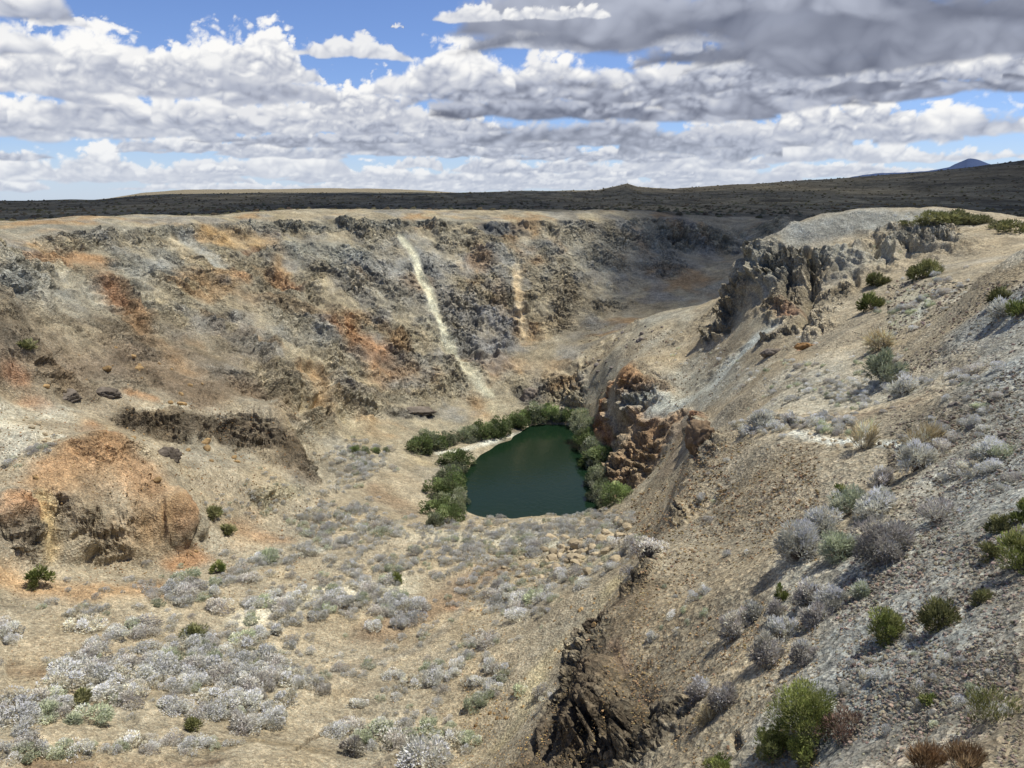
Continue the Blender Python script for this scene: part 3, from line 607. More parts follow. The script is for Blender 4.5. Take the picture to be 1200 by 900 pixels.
def ground_material():
    m, nt, out = new_mat('dry_ground')
    L = nt.links.new
    at = node(nt, 'ShaderNodeAttribute', attribute_name='tint')
    tc = node(nt, 'ShaderNodeTexCoord')
    na = node(nt, 'ShaderNodeTexNoise', i_Scale=1.3, i_Detail=11.0, i_Roughness=0.72)
    nb = node(nt, 'ShaderNodeTexNoise', i_Scale=0.35, i_Detail=8.0, i_Roughness=0.7)
    vo = node(nt, 'ShaderNodeTexVoronoi', i_Scale=5.5, i_Randomness=1.0)
    vo2 = node(nt, 'ShaderNodeTexVoronoi', i_Scale=17.0, i_Randomness=1.0)
    for n in (na, nb, vo, vo2):
        L(tc.outputs['Object'], n.inputs['Vector'])
    # grain: dark and light specks of gravel
    r1 = node(nt, 'ShaderNodeMapRange', i_1=0.30, i_2=0.70, i_3=0.72, i_4=1.28); L(na.outputs['Fac'], r1.inputs[0])
    r2 = node(nt, 'ShaderNodeMapRange', i_1=0.3, i_2=0.7, i_3=0.86, i_4=1.14); L(nb.outputs['Fac'], r2.inputs[0])
    sep = node(nt, 'ShaderNodeSeparateColor'); L(vo.outputs['Color'], sep.inputs[0])
    r3 = node(nt, 'ShaderNodeMapRange', i_1=0.0, i_2=1.0, i_3=0.74, i_4=1.28); L(sep.outputs[0], r3.inputs[0])
    sep2 = node(nt, 'ShaderNodeSeparateColor'); L(vo2.outputs['Color'], sep2.inputs[0])
    r4 = node(nt, 'ShaderNodeMapRange', i_1=0.0, i_2=1.0, i_3=0.66, i_4=1.34); L(sep2.outputs[1], r4.inputs[0])
    mu1 = node(nt, 'ShaderNodeMath', operation='MULTIPLY'); L(r1.outputs[0], mu1.inputs[0]); L(r2.outputs[0], mu1.inputs[1])
    mu2 = node(nt, 'ShaderNodeMath', operation='MULTIPLY'); L(r3.outputs[0], mu2.inputs[0]); L(r4.outputs[0], mu2.inputs[1])
    mu3 = node(nt, 'ShaderNodeMath', operation='MULTIPLY'); L(mu1.outputs[0], mu3.inputs[0]); L(mu2.outputs[0], mu3.inputs[1])
    mx = node(nt, 'ShaderNodeMix', data_type='RGBA', blend_type='MULTIPLY', i_0=1.0)
    L(at.outputs['Color'], mx.inputs[6]); L(mu3.outputs[0], mx.inputs[7])
    # a little warm / cool drift between stones
    cool = node(nt, 'ShaderNodeMix', data_type='RGBA', blend_type='MULTIPLY'); cool.inputs[7].default_value = (0.92, 0.99, 1.05, 1)
    r5 = node(nt, 'ShaderNodeMapRange', i_1=0.45, i_2=0.9, i_3=0.0, i_4=0.8); L(sep.outputs[2], r5.inputs[0])
    L(r5.outputs[0], cool.inputs[0]); L(mx.outputs[2], cool.inputs[6])
    b = node(nt, 'ShaderNodeBsdfPrincipled', i_Roughness=0.95)
    b.inputs['Specular IOR Level'].default_value = 0.15
    L(cool.outputs[2], b.inputs['Base Color'])
    # relief of stones and grit
    ad = node(nt, 'ShaderNodeMath', operation='MULTIPLY_ADD'); L(na.outputs['Fac'], ad.inputs[0]); ad.inputs[1].default_value = 0.55; L(vo.outputs['Distance'], ad.inputs[2])
    ad.inputs[1].default_value = 1.4
    bp = node(nt, 'ShaderNodeBump', i_Strength=0.75, i_Distance=0.11); L(ad.outputs[0], bp.inputs['Height'])
    bp2 = node(nt, 'ShaderNodeBump', i_Strength=0.7, i_Distance=0.03); L(vo2.outputs['Distance'], bp2.inputs['Height']); L(bp.outputs[0], bp2.inputs['Normal'])
    # cracked faces where the ground is bare rock
    wv = node(nt, 'ShaderNodeMix', data_type='VECTOR', i_0=0.16); L(tc.outputs['Object'], wv.inputs[4]); L(na.outputs['Color'], wv.inputs[5])
    ck = node(nt, 'ShaderNodeTexVoronoi', i_Scale=1.1, feature='DISTANCE_TO_EDGE'); L(wv.outputs[1], ck.inputs['Vector'])
    ck2 = node(nt, 'ShaderNodeTexVoronoi', i_Scale=2.9, feature='DISTANCE_TO_EDGE'); L(wv.outputs[1], ck2.inputs['Vector'])
    mn = node(nt, 'ShaderNodeMath', operation='MINIMUM'); L(ck.outputs['Distance'], mn.inputs[0]); L(ck2.outputs['Distance'], mn.inputs[1])
    mr = node(nt, 'ShaderNodeMapRange', i_1=0.0, i_2=0.16, i_3=0.0, i_4=1.0); L(mn.outputs[0], mr.inputs[0])
    bp3 = node(nt, 'ShaderNodeBump', i_Distance=0.16); L(mr.outputs[0], bp3.inputs['Height']); L(at.outputs['Alpha'], bp3.inputs['Strength']); L(bp2.outputs[0], bp3.inputs['Normal'])
    L(bp3.outputs[0], b.inputs['Normal'])
    L(b.outputs[0], out.inputs[0])
    return m


MG = ground_material()


def build_ground():
    co = P1.reshape(-1, 3) + np.array([0, 0, EYE], f32)
    ii, jj = np.meshgrid(np.arange(NA), np.arange(NR - 1), indexing='ij')
    i2 = (ii + 1) % NA
    q = np.stack([ii * NR + jj, ii * NR + jj + 1, i2 * NR + jj + 1, i2 * NR + jj], -1).reshape(-1, 4)
    facet = (ROCKW > .35).reshape(-1)[q[:, 0]]
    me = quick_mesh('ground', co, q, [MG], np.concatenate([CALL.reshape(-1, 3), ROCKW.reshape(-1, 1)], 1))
    me.polygons.foreach_set('use_smooth', ~facet)
    return link('ground', me, kind='structure')


GROUND = build_ground()


def pond():
    # sheet of still green water filling the hollow
    ux = np.linspace(-16, 24, 60); uy = np.linspace(78, 150, 90)
    gx, gy = np.meshgrid(ux, uy, indexing='ij')
    co = np.stack([gx, gy, np.full_like(gx, EYE - 42.0)], -1).reshape(-1, 3)
    n = 90
    a, b = np.meshgrid(np.arange(59), np.arange(89), indexing='ij')
    q = np.stack([a * n + b, (a + 1) * n + b, (a + 1) * n + b + 1, a * n + b + 1], -1).reshape(-1, 4)
    m, nt, out = new_mat('pond_water')
    L = nt.links.new
    tc = node(nt, 'ShaderNodeTexCoord')
    ns = node(nt, 'ShaderNodeTexNoise', i_Scale=0.09, i_Detail=3.0)
    nw = node(nt, 'ShaderNodeTexNoise', i_Scale=2.2, i_Detail=4.0)
    mp = node(nt, 'ShaderNodeMapping'); mp.inputs['Scale'].default_value = (1, 0.45, 1)
    L(tc.outputs['Object'], mp.inputs[0]); L(mp.outputs[0], nw.inputs['Vector']); L(tc.outputs['Object'], ns.inputs['Vector'])
    cr = node(nt, 'ShaderNodeMix', data_type='RGBA'); cr.inputs[6].default_value = (0.009, 0.022, 0.009, 1); cr.inputs[7].default_value = (0.006, 0.019, 0.011, 1)
    L(ns.outputs['Fac'], cr.inputs[0])
    b = node(nt, 'ShaderNodeBsdfPrincipled', i_Roughness=0.12, i_IOR=1.33)
    L(cr.outputs[2], b.inputs['Base Color']); b.inputs['Specular IOR Level'].default_value = 0.22
    bp = node(nt, 'ShaderNodeBump', i_Strength=0.35, i_Distance=0.06); L(nw.outputs['Fac'], bp.inputs['Height']); L(bp.outputs[0], b.inputs['Normal'])
    L(b.outputs[0], out.inputs[0])
    return link('pond_water', quick_mesh('pond_water', co, q, [m]), kind='structure')


pond()
# ------------------------------------------------------------------ cumulus field beyond the plain: a far backdrop
# every cloud: centre (photo px), base height (photo px), half width, height, shade of the base (0 dark - 1 white), white of the top
CLOUDS = [
    # high grey deck on the right
    (1010, 40, 420, 75, .30, .42), (820, 22, 260, 60, .42, .55), (1120, 62, 260, 60, .28, .45), (960, 66, 190, 52, .30, .50), (1190, 92, 170, 46, .28, .60),
    (700, 52, 140, 50, .55, .85), (650, 20, 60, 16, .7, .98),
    (1060, 92, 120, 48, .50, .98), (930, 100, 150, 46, .36, .80), (1150, 108, 120, 28, .36, .62),
    (620, 108, 170, 72, .40, .96), (760, 112, 180, 60, .36, .90), (540, 100, 60, 50, .55, 1.0), (850, 128, 150, 44, .34, .74), (700, 136, 190, 36, .30, .62),
    (1150, 152, 70, 40, .55, 1.0), (1020, 160, 110, 46, .55, .98), (900, 166, 120, 44, .46, .86), (780, 170, 150, 40, .36, .76), (640, 166, 150, 34, .36, .72),
    (960, 186, 60, 26, .6, .95), (1065, 188, 46, 18, .7, .98), (1170, 186, 46, 16, .7, .95), (965, 206, 30, 12, .75, 1.0),
    # bright heaps on the left
    (170, 104, 190, 68, .52, .98), (260, 88, 100, 54, .62, 1.0), (60, 100, 110, 52, .62, 1.0), (330, 118, 60, 36, .6, .9),
    (60, 150, 130, 46, .58, .98), (200, 148, 170, 42, .50, .92), (330, 150, 110, 40, .50, .92), (400, 138, 90, 52, .60, 1.0), (500, 152, 110, 40, .48, .92), (440, 168, 200, 30, .42, .80),
    (250, 178, 90, 24, .55, .92), (330, 182, 70, 20, .55, .88), (560, 182, 140, 28, .42, .88), (450, 180, 70, 22, .55, .98), (700, 186, 110, 30, .48, .95),
    (60, 208, 120, 34, .66, 1.0), (190, 212, 90, 22, .62, .9), (280, 206, 70, 24, .62, .92), (350, 200, 56, 32, .66, 1.0), (420, 212, 90, 24, .60, .93), (520, 212, 110, 28, .55, .96), (620, 200, 90, 26, .5, .9),
    (640, 216, 100, 22, .60, .95), (560, 220, 120, 14, .68, .95), (760, 208, 110, 32, .55, .92), (800, 196, 70, 26, .55, .96), (720, 220, 120, 16, .62, .9), (850, 212, 80, 26, .6, .92), (300, 222, 140, 12, .7, .9),
    # small separate ones
    (410, 66, 66, 20, .72, .92), (75, 29, 24, 12, .8, .95), (548, 22, 38, 18, .75, .95), (466, 32, 7, 6, .8, .9),
]


def cloud_field():
    du = 0.075
    us = np.radians(np.concatenate([np.arange(-62, -37, 0.25), np.arange(-37, 37, du), np.arange(37, 62, 0.25)]))
    vs = np.radians(np.concatenate([np.arange(-1.6, 14.3, 0.07), np.arange(14.3, 24, 0.3)]))
    Ug, Vg = np.meshgrid(us, vs, indexing='ij')
    flat = lambda a: a.reshape(-1).astype(f32)
    u = flat(Ug); v = flat(Vg)
    rgb = np.zeros((len(u), 3), f32); alpha = np.zeros(len(u), f32)
    K = 1.0 / F
    # a few more small clouds low down and some outside the picture
    r_ = np.random.default_rng(5)
    more = []
    for _ in range(26):
        more.append((r_.uniform(0, 1200), r_.uniform(196, 224), r_.uniform(26, 70), r_.uniform(8, 18), r_.uniform(.55, .7), r_.uniform(.85, 1)))
    for _ in range(40):
        sx = r_.choice([-1, 1]); by = r_.uniform(-80, 215)
        more.append((600 + sx * r_.uniform(680, 1500), by, r_.uniform(80, 240), r_.uniform(25, 60) * (1.15 - by / 260), r_.uniform(.4, .65), r_.uniform(.8, 1)))
    for _ in range(14):
        more.append((r_.uniform(-100, 1300), r_.uniform(-130, -30), r_.uniform(120, 300), r_.uniform(35, 70), .4, .8))
    broken = []                                             # wide banks are heaps of several towers
    for c in CLOUDS:
        if c[2] >= 90 and c[5] > .75:
            for f in (-.55, .0, .5):
                broken.append((c[0] + f * c[2] + r_.normal(0, 8), c[1] + r_.normal(0, .16) * c[3], c[2] * r_.uniform(.30, .44), c[3] * r_.uniform(.65, 1.1), c[4], min(1, c[5] + .04)))
            broken.append((c[0], c[1], c[2], c[3] * .55, c[4], c[5] - .05))
        else:
            broken.append(c)
    al = sorted(broken + more, key=lambda c: -c[1])        # lowest (farthest) first
    for k, (cx, by, hw, h, sb, stp) in enumerate(al):
        a0, t0 = ray(cx, by); v0 = math.atan(t0); a0 = float(a0)
        W = hw * K; Hh = h * K
        idx = np.nonzero((np.abs(u - a0) < W * 1.35) & (v > v0 - Hh * 0.6) & (v < v0 + Hh * 1.6))[0]
        if len(idx) < 4:
            continue
        a = (u[idx] - a0) / W; b = (v[idx] - v0) / Hh
        s = min(Hh * 1.5, W * .7)
        q = np.stack([(u[idx]) / s, (v[idx]) / s * 1.25, np.full(len(idx), k * 3.7, f32)], -1)
        wq = np.stack([perlin(q * 1.3, 3), perlin(q * 1.3, 4), np.zeros(len(idx), f32)], -1) * .13
        q = q + wq

        def billow(p, no, gain=.5):
            t = np.zeros(len(p), f32); am = 1.0
            for o in range(no):
                t += am * (np.abs(perlin(p * f32(1.15 * 2.1 ** o), 7 + o)) * 2 - .5)
                am *= gain
            return t
        bl = billow(q, 6, .54)
        sm = billow(q, 3, .45)
        big = perlin(q * np.array([.55, .2, 1], f32), 21)
        low = perlin(q * np.array([.9, .3, 1], f32), 33)
        top = np.sqrt(np.clip(1 - np.abs(a) ** 2.2, 0, 1)) * (0.74 + .6 * big)
        under = b * 2.4 + .32 + .55 * low                    # nearly flat underside
        d = np.minimum(top - b, under) + .34 * bl * np.clip(.40 + b, .3, 1)
        d = np.where(np.abs(a) > 1, d - (np.abs(a) - 1) * 3, d)
        soft = .14 + .15 * (1 - stp)
        al_ = smooth(-.04, soft + .10, d) * .985
        # light falls from above: bulges catch it on their upper side, the underside stays grey
        e = f32(.16)
        up = np.array([-.35, 1.0, 0], f32)
        lit = (sm - billow(q + up * e, 3, .45)) * 1.0
        e2 = f32(.05)
        lit2 = (bl - billow(q + up * e2, 6, .54)) * .55
        hgt = smooth(-.1, .8, b + .30 * sm)
        edge = 1 - smooth(.05, .5, d)
        mixv = .90 * hgt + .30 * lit + .13 * lit2 + .25 * edge * hgt + .16
        br = sb + (stp - sb) * np.clip(mixv, -.12, 1)
        br = br + .07 * sm * (1 - hgt)
        br = np.clip(br, .2, 1.02)[:, None]
        dark = np.array([100, 106, 124.]) / 255; mid = np.array([178, 184, 200.]) / 255; hi = np.array([253, 252, 250.]) / 255
        c = np.where(br < .55, dark + (mid - dark) * np.clip((br - .2) / .35, 0, 1), mid + (hi - mid) * np.clip((br - .55) / .45, 0, 1))
        c = s2l(c * 255).astype(f32)
        hz = np.clip(1 - v[idx] / math.radians(5.5), 0, 1)[:, None] * .42
        c = c * (1 - hz) + s2l((205, 216, 232)).astype(f32) * hz
        w = al_[:, None].astype(f32)
        rgb[idx] = rgb[idx] * (1 - w) + c * w
        alpha[idx] = alpha[idx] * (1 - al_) + al_
    # thin veil near the horizon
    veil = (.6 * (1 - smooth(-.5, 5.0, np.degrees(v)))).astype(f32)
    vc = s2l((196, 213, 236)).astype(f32)
    a2 = alpha + veil * (1 - alpha)
    rgb = rgb + vc * (veil * (1 - alpha))[:, None]
    rgb = rgb / np.maximum(a2, 1e-4)[:, None]
    edge = 1 - smooth(18, 23, np.degrees(v))
    a2 = a2 * edge * (1 - smooth(56, 61.5, np.abs(np.degrees(u))))
    return us, vs, np.concatenate([np.clip(rgb, 0, 1), a2[:, None]], 1).astype(f32)


#ENDFIELD
def build_sky():
    us, vs, C = cloud_field()
    R = 9000.0
    Ug, Vg = np.meshgrid(us, vs, indexing='ij')
    co = np.stack([R * np.sin(Ug) * np.cos(Vg), R * np.cos(Ug) * np.cos(Vg), R * np.sin(Vg) + EYE], -1).reshape(-1, 3)
    n = len(vs)
    a, b = np.meshgrid(np.arange(len(us) - 1), np.arange(n - 1), indexing='ij')
    q = np.stack([a * n + b, a * n + b + 1, (a + 1) * n + b + 1, (a + 1) * n + b], -1).reshape(-1, 4)
    m, nt, out = new_mat('cloudy_sky')
    L = nt.links.new
    at = node(nt, 'ShaderNodeAttribute', attribute_name='tint')
    em = node(nt, 'ShaderNodeEmission', i_Strength=1.0); tr = node(nt, 'ShaderNodeBsdfTransparent'); mx = node(nt, 'ShaderNodeMixShader')
    L(at.outputs['Color'], em.inputs[0]); L(at.outputs['Alpha'], mx.inputs[0]); L(tr.outputs[0], mx.inputs[1]); L(em.outputs[0], mx.inputs[2]); L(mx.outputs[0], out.inputs[0])
    link('sky', quick_mesh('sky', co, q, [m], C), kind='structure')


build_sky()


def cloud_overhead():
    """the grey cloud over the plain whose shadow lies on the scrub and on the far corner of the pit"""
    H = 520.0
    k = H / math.tan(SUN_EL)
    off = np.array([math.sin(SUN_AZ), math.cos(SUN_AZ)]) * k
    gx, gy = np.meshgrid(np.concatenate([np.linspace(-1500, -60, 50)[:-1], np.linspace(-60, 240, 90)[:-1], np.linspace(240, 1700, 45)]),
                         np.concatenate([np.linspace(150, 300, 60)[:-1], np.linspace(300, 1500, 60)]), indexing='ij')
    p = np.stack([gx, gy, 0 * gx], -1).reshape(-1, 3).astype(f32)
    n = fbm(p, 45, 4, seed=141); nb = fbm(p, 260, 3, seed=145)
    x = p[:, 0]; y = p[:, 1]
    d1 = y - 222 - 4 * n
    d2 = np.minimum((x - 30) * .9, y - 168) + 7 * n
    dens = smooth(-7, 16, np.maximum(d1, d2)) * (1 - smooth(1180, 1480, y + 60 * n))
    dens *= (1 - smooth(1250, 1680, x + 60 * n)) * smooth(-1480, -1150, x) * np.clip(.93 + .25 * nb, .55, .97)
    co = np.stack([x + off[0], y + off[1], H + EYE + 14 * n], -1)
    w = gx.shape[1]
    a, b = np.meshgrid(np.arange(gx.shape[0] - 1), np.arange(w - 1), indexing='ij')
    q = np.stack([a * w + b, (a + 1) * w + b, (a + 1) * w + b + 1, a * w + b + 1], -1).reshape(-1, 4)
    m, nt, out = new_mat('cloud_vapour')
    L = nt.links.new
    at = node(nt, 'ShaderNodeAttribute', attribute_name='tint')
    df = node(nt, 'ShaderNodeBsdfDiffuse'); df.inputs[0].default_value = (.8, .8, .8, 1)
    tl = node(nt, 'ShaderNodeBsdfTranslucent'); tl.inputs[0].default_value = (.35, .36, .38, 1)
    ad = node(nt, 'ShaderNodeMixShader', i_0=0.5); tr = node(nt, 'ShaderNodeBsdfTransparent'); mx = node(nt, 'ShaderNodeMixShader')
    L(df.outputs[0], ad.inputs[1]); L(tl.outputs[0], ad.inputs[2])
    L(at.outputs['Color'], mx.inputs[0]); L(tr.outputs[0], mx.inputs[1]); L(ad.outputs[0], mx.inputs[2]); L(mx.outputs[0], out.inputs[0])
    link('sky_cloud', quick_mesh('sky_cloud', co, q, [m], np.repeat(dens[:, None], 3, 1)), kind='structure')


cloud_overhead()


def mountain():
    # blue peak and low range far off on the right
    pxs = np.array([990, 1012, 1030, 1060, 1085, 1100, 1112, 1120, 1128, 1134, 1140, 1148, 1156, 1170, 1200, 1260, 1330])
    pys = np.array([209, 205, 203, 202, 200.5, 198.5, 196, 192, 188.5, 186, 186, 187.5, 191, 196, 199, 200, 204])
    aa, tt = ray(pxs, pys)
    us = np.linspace(aa[0], aa[-1], 240)
    top = np.interp(us, aa, tt) * 7000
    top = top + fbm(np.stack([us * 900, us * 0, us * 0], -1).astype(f32), 9, 4, seed=151) * 3.5
    rows = 26
    co = []
    for j in range(rows):
        f = j / (rows - 1)
        r = 7000 - 900 * (1 - f)
        z = -40 + (top + 40) * f ** 0.8 + (fbm(np.stack([us * 900, us * 0 + f * 30, us * 0], -1).astype(f32), 14, 4, seed=155) * 16 * f * (1 - f))
        co.append(np.stack([r * np.sin(us), r * np.cos(us), z + EYE], -1))
    co = np.array(co).transpose(1, 0, 2).reshape(-1, 3)
    a, b = np.meshgrid(np.arange(239), np.arange(rows - 1), indexing='ij')
    q = np.stack([a * rows + b, (a + 1) * rows + b, (a + 1) * rows + b + 1, a * rows + b + 1], -1).reshape(-1, 4)
    m, nt, out = new_mat('hazy_mountain')
    b = node(nt, 'ShaderNodeBsdfDiffuse')
    tc = node(nt, 'ShaderNodeTexCoord'); ns = node(nt, 'ShaderNodeTexNoise', i_Scale=0.006, i_Detail=5.0); nt.links.new(tc.outputs['Object'], ns.inputs[0])
    mx = node(nt, 'ShaderNodeMix', data_type='RGBA'); mx.inputs[6].default_value = (.045, .07, .135, 1); mx.inputs[7].default_value = (.075, .10, .17, 1)  # bluish haze of distance painted into the colour
    nt.links.new(ns.outputs['Fac'], mx.inputs[0]); nt.links.new(mx.outputs[2], b.inputs[0]); nt.links.new(b.outputs[0], out.inputs[0])
    link('mountain', quick_mesh('mountain', co, q, [m]), kind='structure')


mountain()
# ------------------------------------------------------------------ plants
def plant_material(name, trans=0.25, var=0.22):
    m, nt, out = new_mat(name)
    L = nt.links.new
    at = node(nt, 'ShaderNodeAttribute', attribute_name='tint')
    oi = node(nt, 'ShaderNodeObjectInfo')
    mr = node(nt, 'ShaderNodeMapRange', i_1=0, i_2=1, i_3=1 - var, i_4=1 + var); L(oi.outputs['Random'], mr.inputs[0])
    mx = node(nt, 'ShaderNodeMix', data_type='RGBA', blend_type='MULTIPLY', i_0=1.0); L(at.outputs['Color'], mx.inputs[6]); L(mr.outputs[0], mx.inputs[7])
    d = node(nt, 'ShaderNodeBsdfDiffuse', i_Roughness=0.8); L(mx.outputs[2], d.inputs[0])
    if trans:
        t = node(nt, 'ShaderNodeBsdfTranslucent'); L(mx.outputs[2], t.inputs[0])
        s = node(nt, 'ShaderNodeMixShader', i_0=trans); L(d.outputs[0], s.inputs[1]); L(t.outputs[0], s.inputs[2]); L(s.outputs[0], out.inputs[0])
    else:
        L(d.outputs[0], out.inputs[0])
    return m


M_LEAF = plant_material('shrub_leaves', 0.18)
M_TWIG = plant_material('woody_twigs', 0.0, .12)


def rot_basis(n, r):
    """two unit vectors across each direction n, turned at random"""
    a = r.normal(size=n.shape)
    t = np.cross(n, a); t /= np.linalg.norm(t, axis=1, keepdims=True) + 1e-9
    return t, np.cross(n, t)


def strip(p0, p1, w0, w1, r):
    """thin tapering four-cornered blades from p0 to p1"""
    d = p1 - p0; d = d / (np.linalg.norm(d, axis=1, keepdims=True) + 1e-9)
    t, _ = rot_basis(d, r)
    co = np.stack([p0 - t * w0, p0 + t * w0, p1 + t * w1, p1 - t * w1], 1).reshape(-1, 3)
    n = len(p0)
    q = np.arange(n * 4).reshape(n, 4)
    return co, q


def crown(r, n, R, H, clumps, leaf, cols, base=0.1, upright=0.3, hollow=.45, width=.35):
    """leaf blades gathered in clumps over a lumpy dome; returns corners, faces, tints"""
    th = r.uniform(0, 2 * math.pi, clumps); ct = r.uniform(0.0, 1.0, clumps) ** .8
    st_ = np.sqrt(1 - ct ** 2)
    rad = r.uniform(.55, 1.0, clumps)
    cc = np.stack([np.cos(th) * st_ * R * rad, np.sin(th) * st_ * R * rad, base * H + ct * H * (1 - base) * rad], 1)
    cs = r.uniform(.22, .42, clumps) * R
    tone = np.clip(r.normal(1, .2, clumps), .55, 1.5)
    pick = r.integers(0, len(cols), clumps)
    k = r.integers(0, clumps, n)
    d = r.normal(size=(n, 3)); d /= np.linalg.norm(d, axis=1, keepdims=True)
    rr_ = r.uniform(hollow, 1, n) ** .6
    p = cc[k] + d * (cs[k] * rr_)[:, None] * np.array([1, 1, .8 * min(1.4, H / R)])
    p[:, 2] = np.abs(p[:, 2])
    out_ = p - np.array([0, 0, .15 * H]); out_ /= np.linalg.norm(out_, axis=1, keepdims=True) + 1e-9
    dirn = out_ * .6 + d * .7 + np.array([0, 0, upright]) + r.normal(size=(n, 3)) * .35
    dirn /= np.linalg.norm(dirn, axis=1, keepdims=True)
    ln = leaf * r.uniform(.6, 1.4, n)
    co, q = strip(p, p + dirn * ln[:, None], (ln * width * .5)[:, None], (ln * width * .22)[:, None], r)
    C = np.array([s2l(c) for c in cols])[pick[k]] * tone[k][:, None] * np.clip(r.normal(1, .16, n), .5, 1.6)[:, None]
    tip = np.clip(.52 + .62 * (p[:, 2] / H), .5, 1.12)  # leaves darker low down, shade put into their colour
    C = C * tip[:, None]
    return co, q, np.repeat(C, 4, 0), cc


def stems(r, n, R, H, w, col, targets=None, from_z=0.0):
    """woody stems fanning from the root, each bent once, as three-sided tapered rods"""
    if targets is None:
        th = r.uniform(0, 2 * math.pi, n); sp = r.uniform(.1, .95, n)
        tip = np.stack([np.cos(th) * R * sp, np.sin(th) * R * sp, H * r.uniform(.55, 1.0, n)], 1)
    else:
        tip = targets[r.integers(0, len(targets), n)] + r.normal(size=(n, 3)) * R * .12
    root = np.stack([r.normal(0, .05 * R, n), r.normal(0, .05 * R, n), np.full(n, -.04) + from_z], 1)
    mid = root * .5 + tip * .5 + r.normal(size=(n, 3)) * R * .10 + np.array([0, 0, -.05 * H])
    cos_, qs = [], []
    off = 0
    for a, b, wa, wb in ((root, mid, w, w * .7), (mid, tip, w * .7, w * .25)):
        d = b - a; d /= np.linalg.norm(d, axis=1, keepdims=True) + 1e-9
        t, u = rot_basis(d, np.random.default_rng(3))
        ring = []
        for c_, ww in ((a, wa), (b, wb)):
            for j in range(3):
                an = 2 * math.pi * j / 3
                ring.append(c_ + (t * math.cos(an) + u * math.sin(an)) * ww)
        co = np.stack(ring, 1).reshape(-1, 3)
        base = np.arange(n)[:, None] * 6 + off
        for j in range(3):
            qs.append(base + np.array([j, (j + 1) % 3, 3 + (j + 1) % 3, 3 + j])[None])
        cos_.append(co); off += n * 6
    C = s2l(col) * np.clip(r.normal(1, .15, off), .6, 1.4)[:, None]
    return np.concatenate(cos_), np.concatenate(qs), C


GREY = [(222, 218, 200), (204, 203, 188), (194, 192, 180), (230, 224, 204)]
LILAC = [(188, 182, 174), (200, 195, 182), (174, 168, 160), (210, 205, 188)]
STRAWG = [(226, 218, 194), (212, 204, 180), (200, 194, 172)]
GREYGREEN = [(188, 194, 164), (204, 206, 180), (176, 182, 152)]
GREEN = [(160, 168, 98), (142, 150, 88), (176, 178, 116), (120, 132, 76)]
OLIVE = [(150, 150, 100), (130, 132, 86), (168, 166, 120)]
WILLOW = [(158, 172, 114), (138, 154, 98), (174, 184, 132), (122, 138, 88)]
WILLOWG = [(176, 180, 146), (186, 188, 160), (152, 160, 124)]
DEAD = [(150, 128, 110), (136, 112, 98), (165, 146, 124)]
RUSTY = [(172, 146, 112), (158, 130, 98), (186, 162, 126)]
STRAW = [(200, 186, 150), (186, 172, 136), (212, 200, 168)]


def plant_meshes(name, seed, R, H, n, clumps, leaf, cols, n_st, st_w, st_col, upright=.3, base=.08, hollow=.45, width=.35):
    r = np.random.default_rng(seed)
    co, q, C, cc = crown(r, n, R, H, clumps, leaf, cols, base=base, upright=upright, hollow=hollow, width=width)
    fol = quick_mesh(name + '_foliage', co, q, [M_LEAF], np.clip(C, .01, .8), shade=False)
    if not n_st:
        return fol, None
    so_, sq, sC = stems(r, n_st, R, H, st_w, st_col, targets=cc)
    return fol, quick_mesh(name + '_stems', so_, sq, [M_TWIG], sC)


def ground_z(x, y):
    a = math.atan2(x, y); d = math.hypot(x, y)
    i = int(np.clip(np.searchsorted(AZ, a), 1, NA - 1)); j = int(np.clip(np.searchsorted(RR, d), 1, NR - 1))
    return float(ZD[i - 1:i + 1, j - 1:j + 1].min()) + EYE


def spot(px, py):
    p = look(px, py, ZD)
    return p[0], p[1], ground_z(p[0], p[1]), math.hypot(p[0], p[1])


def plant(name, meshes, loc, scale, rz, label, cat, group=None, parts=('foliage', 'stems'), tilt=0.0):
    fol, stm = meshes
    if stm is None:
        o = link(name, fol, loc=loc)
    else:
        o = link(name, None, loc=loc)
        link(parts[0], fol, parent=o); link(parts[1], stm, parent=o)
    o.scale = scale if hasattr(scale, '__len__') else (scale,) * 3
    o.rotation_euler = (tilt * random.uniform(-1, 1), tilt * random.uniform(-1, 1), rz)
    o['label'] = label; o['category'] = cat
    if group:
        o['group'] = group
    return o


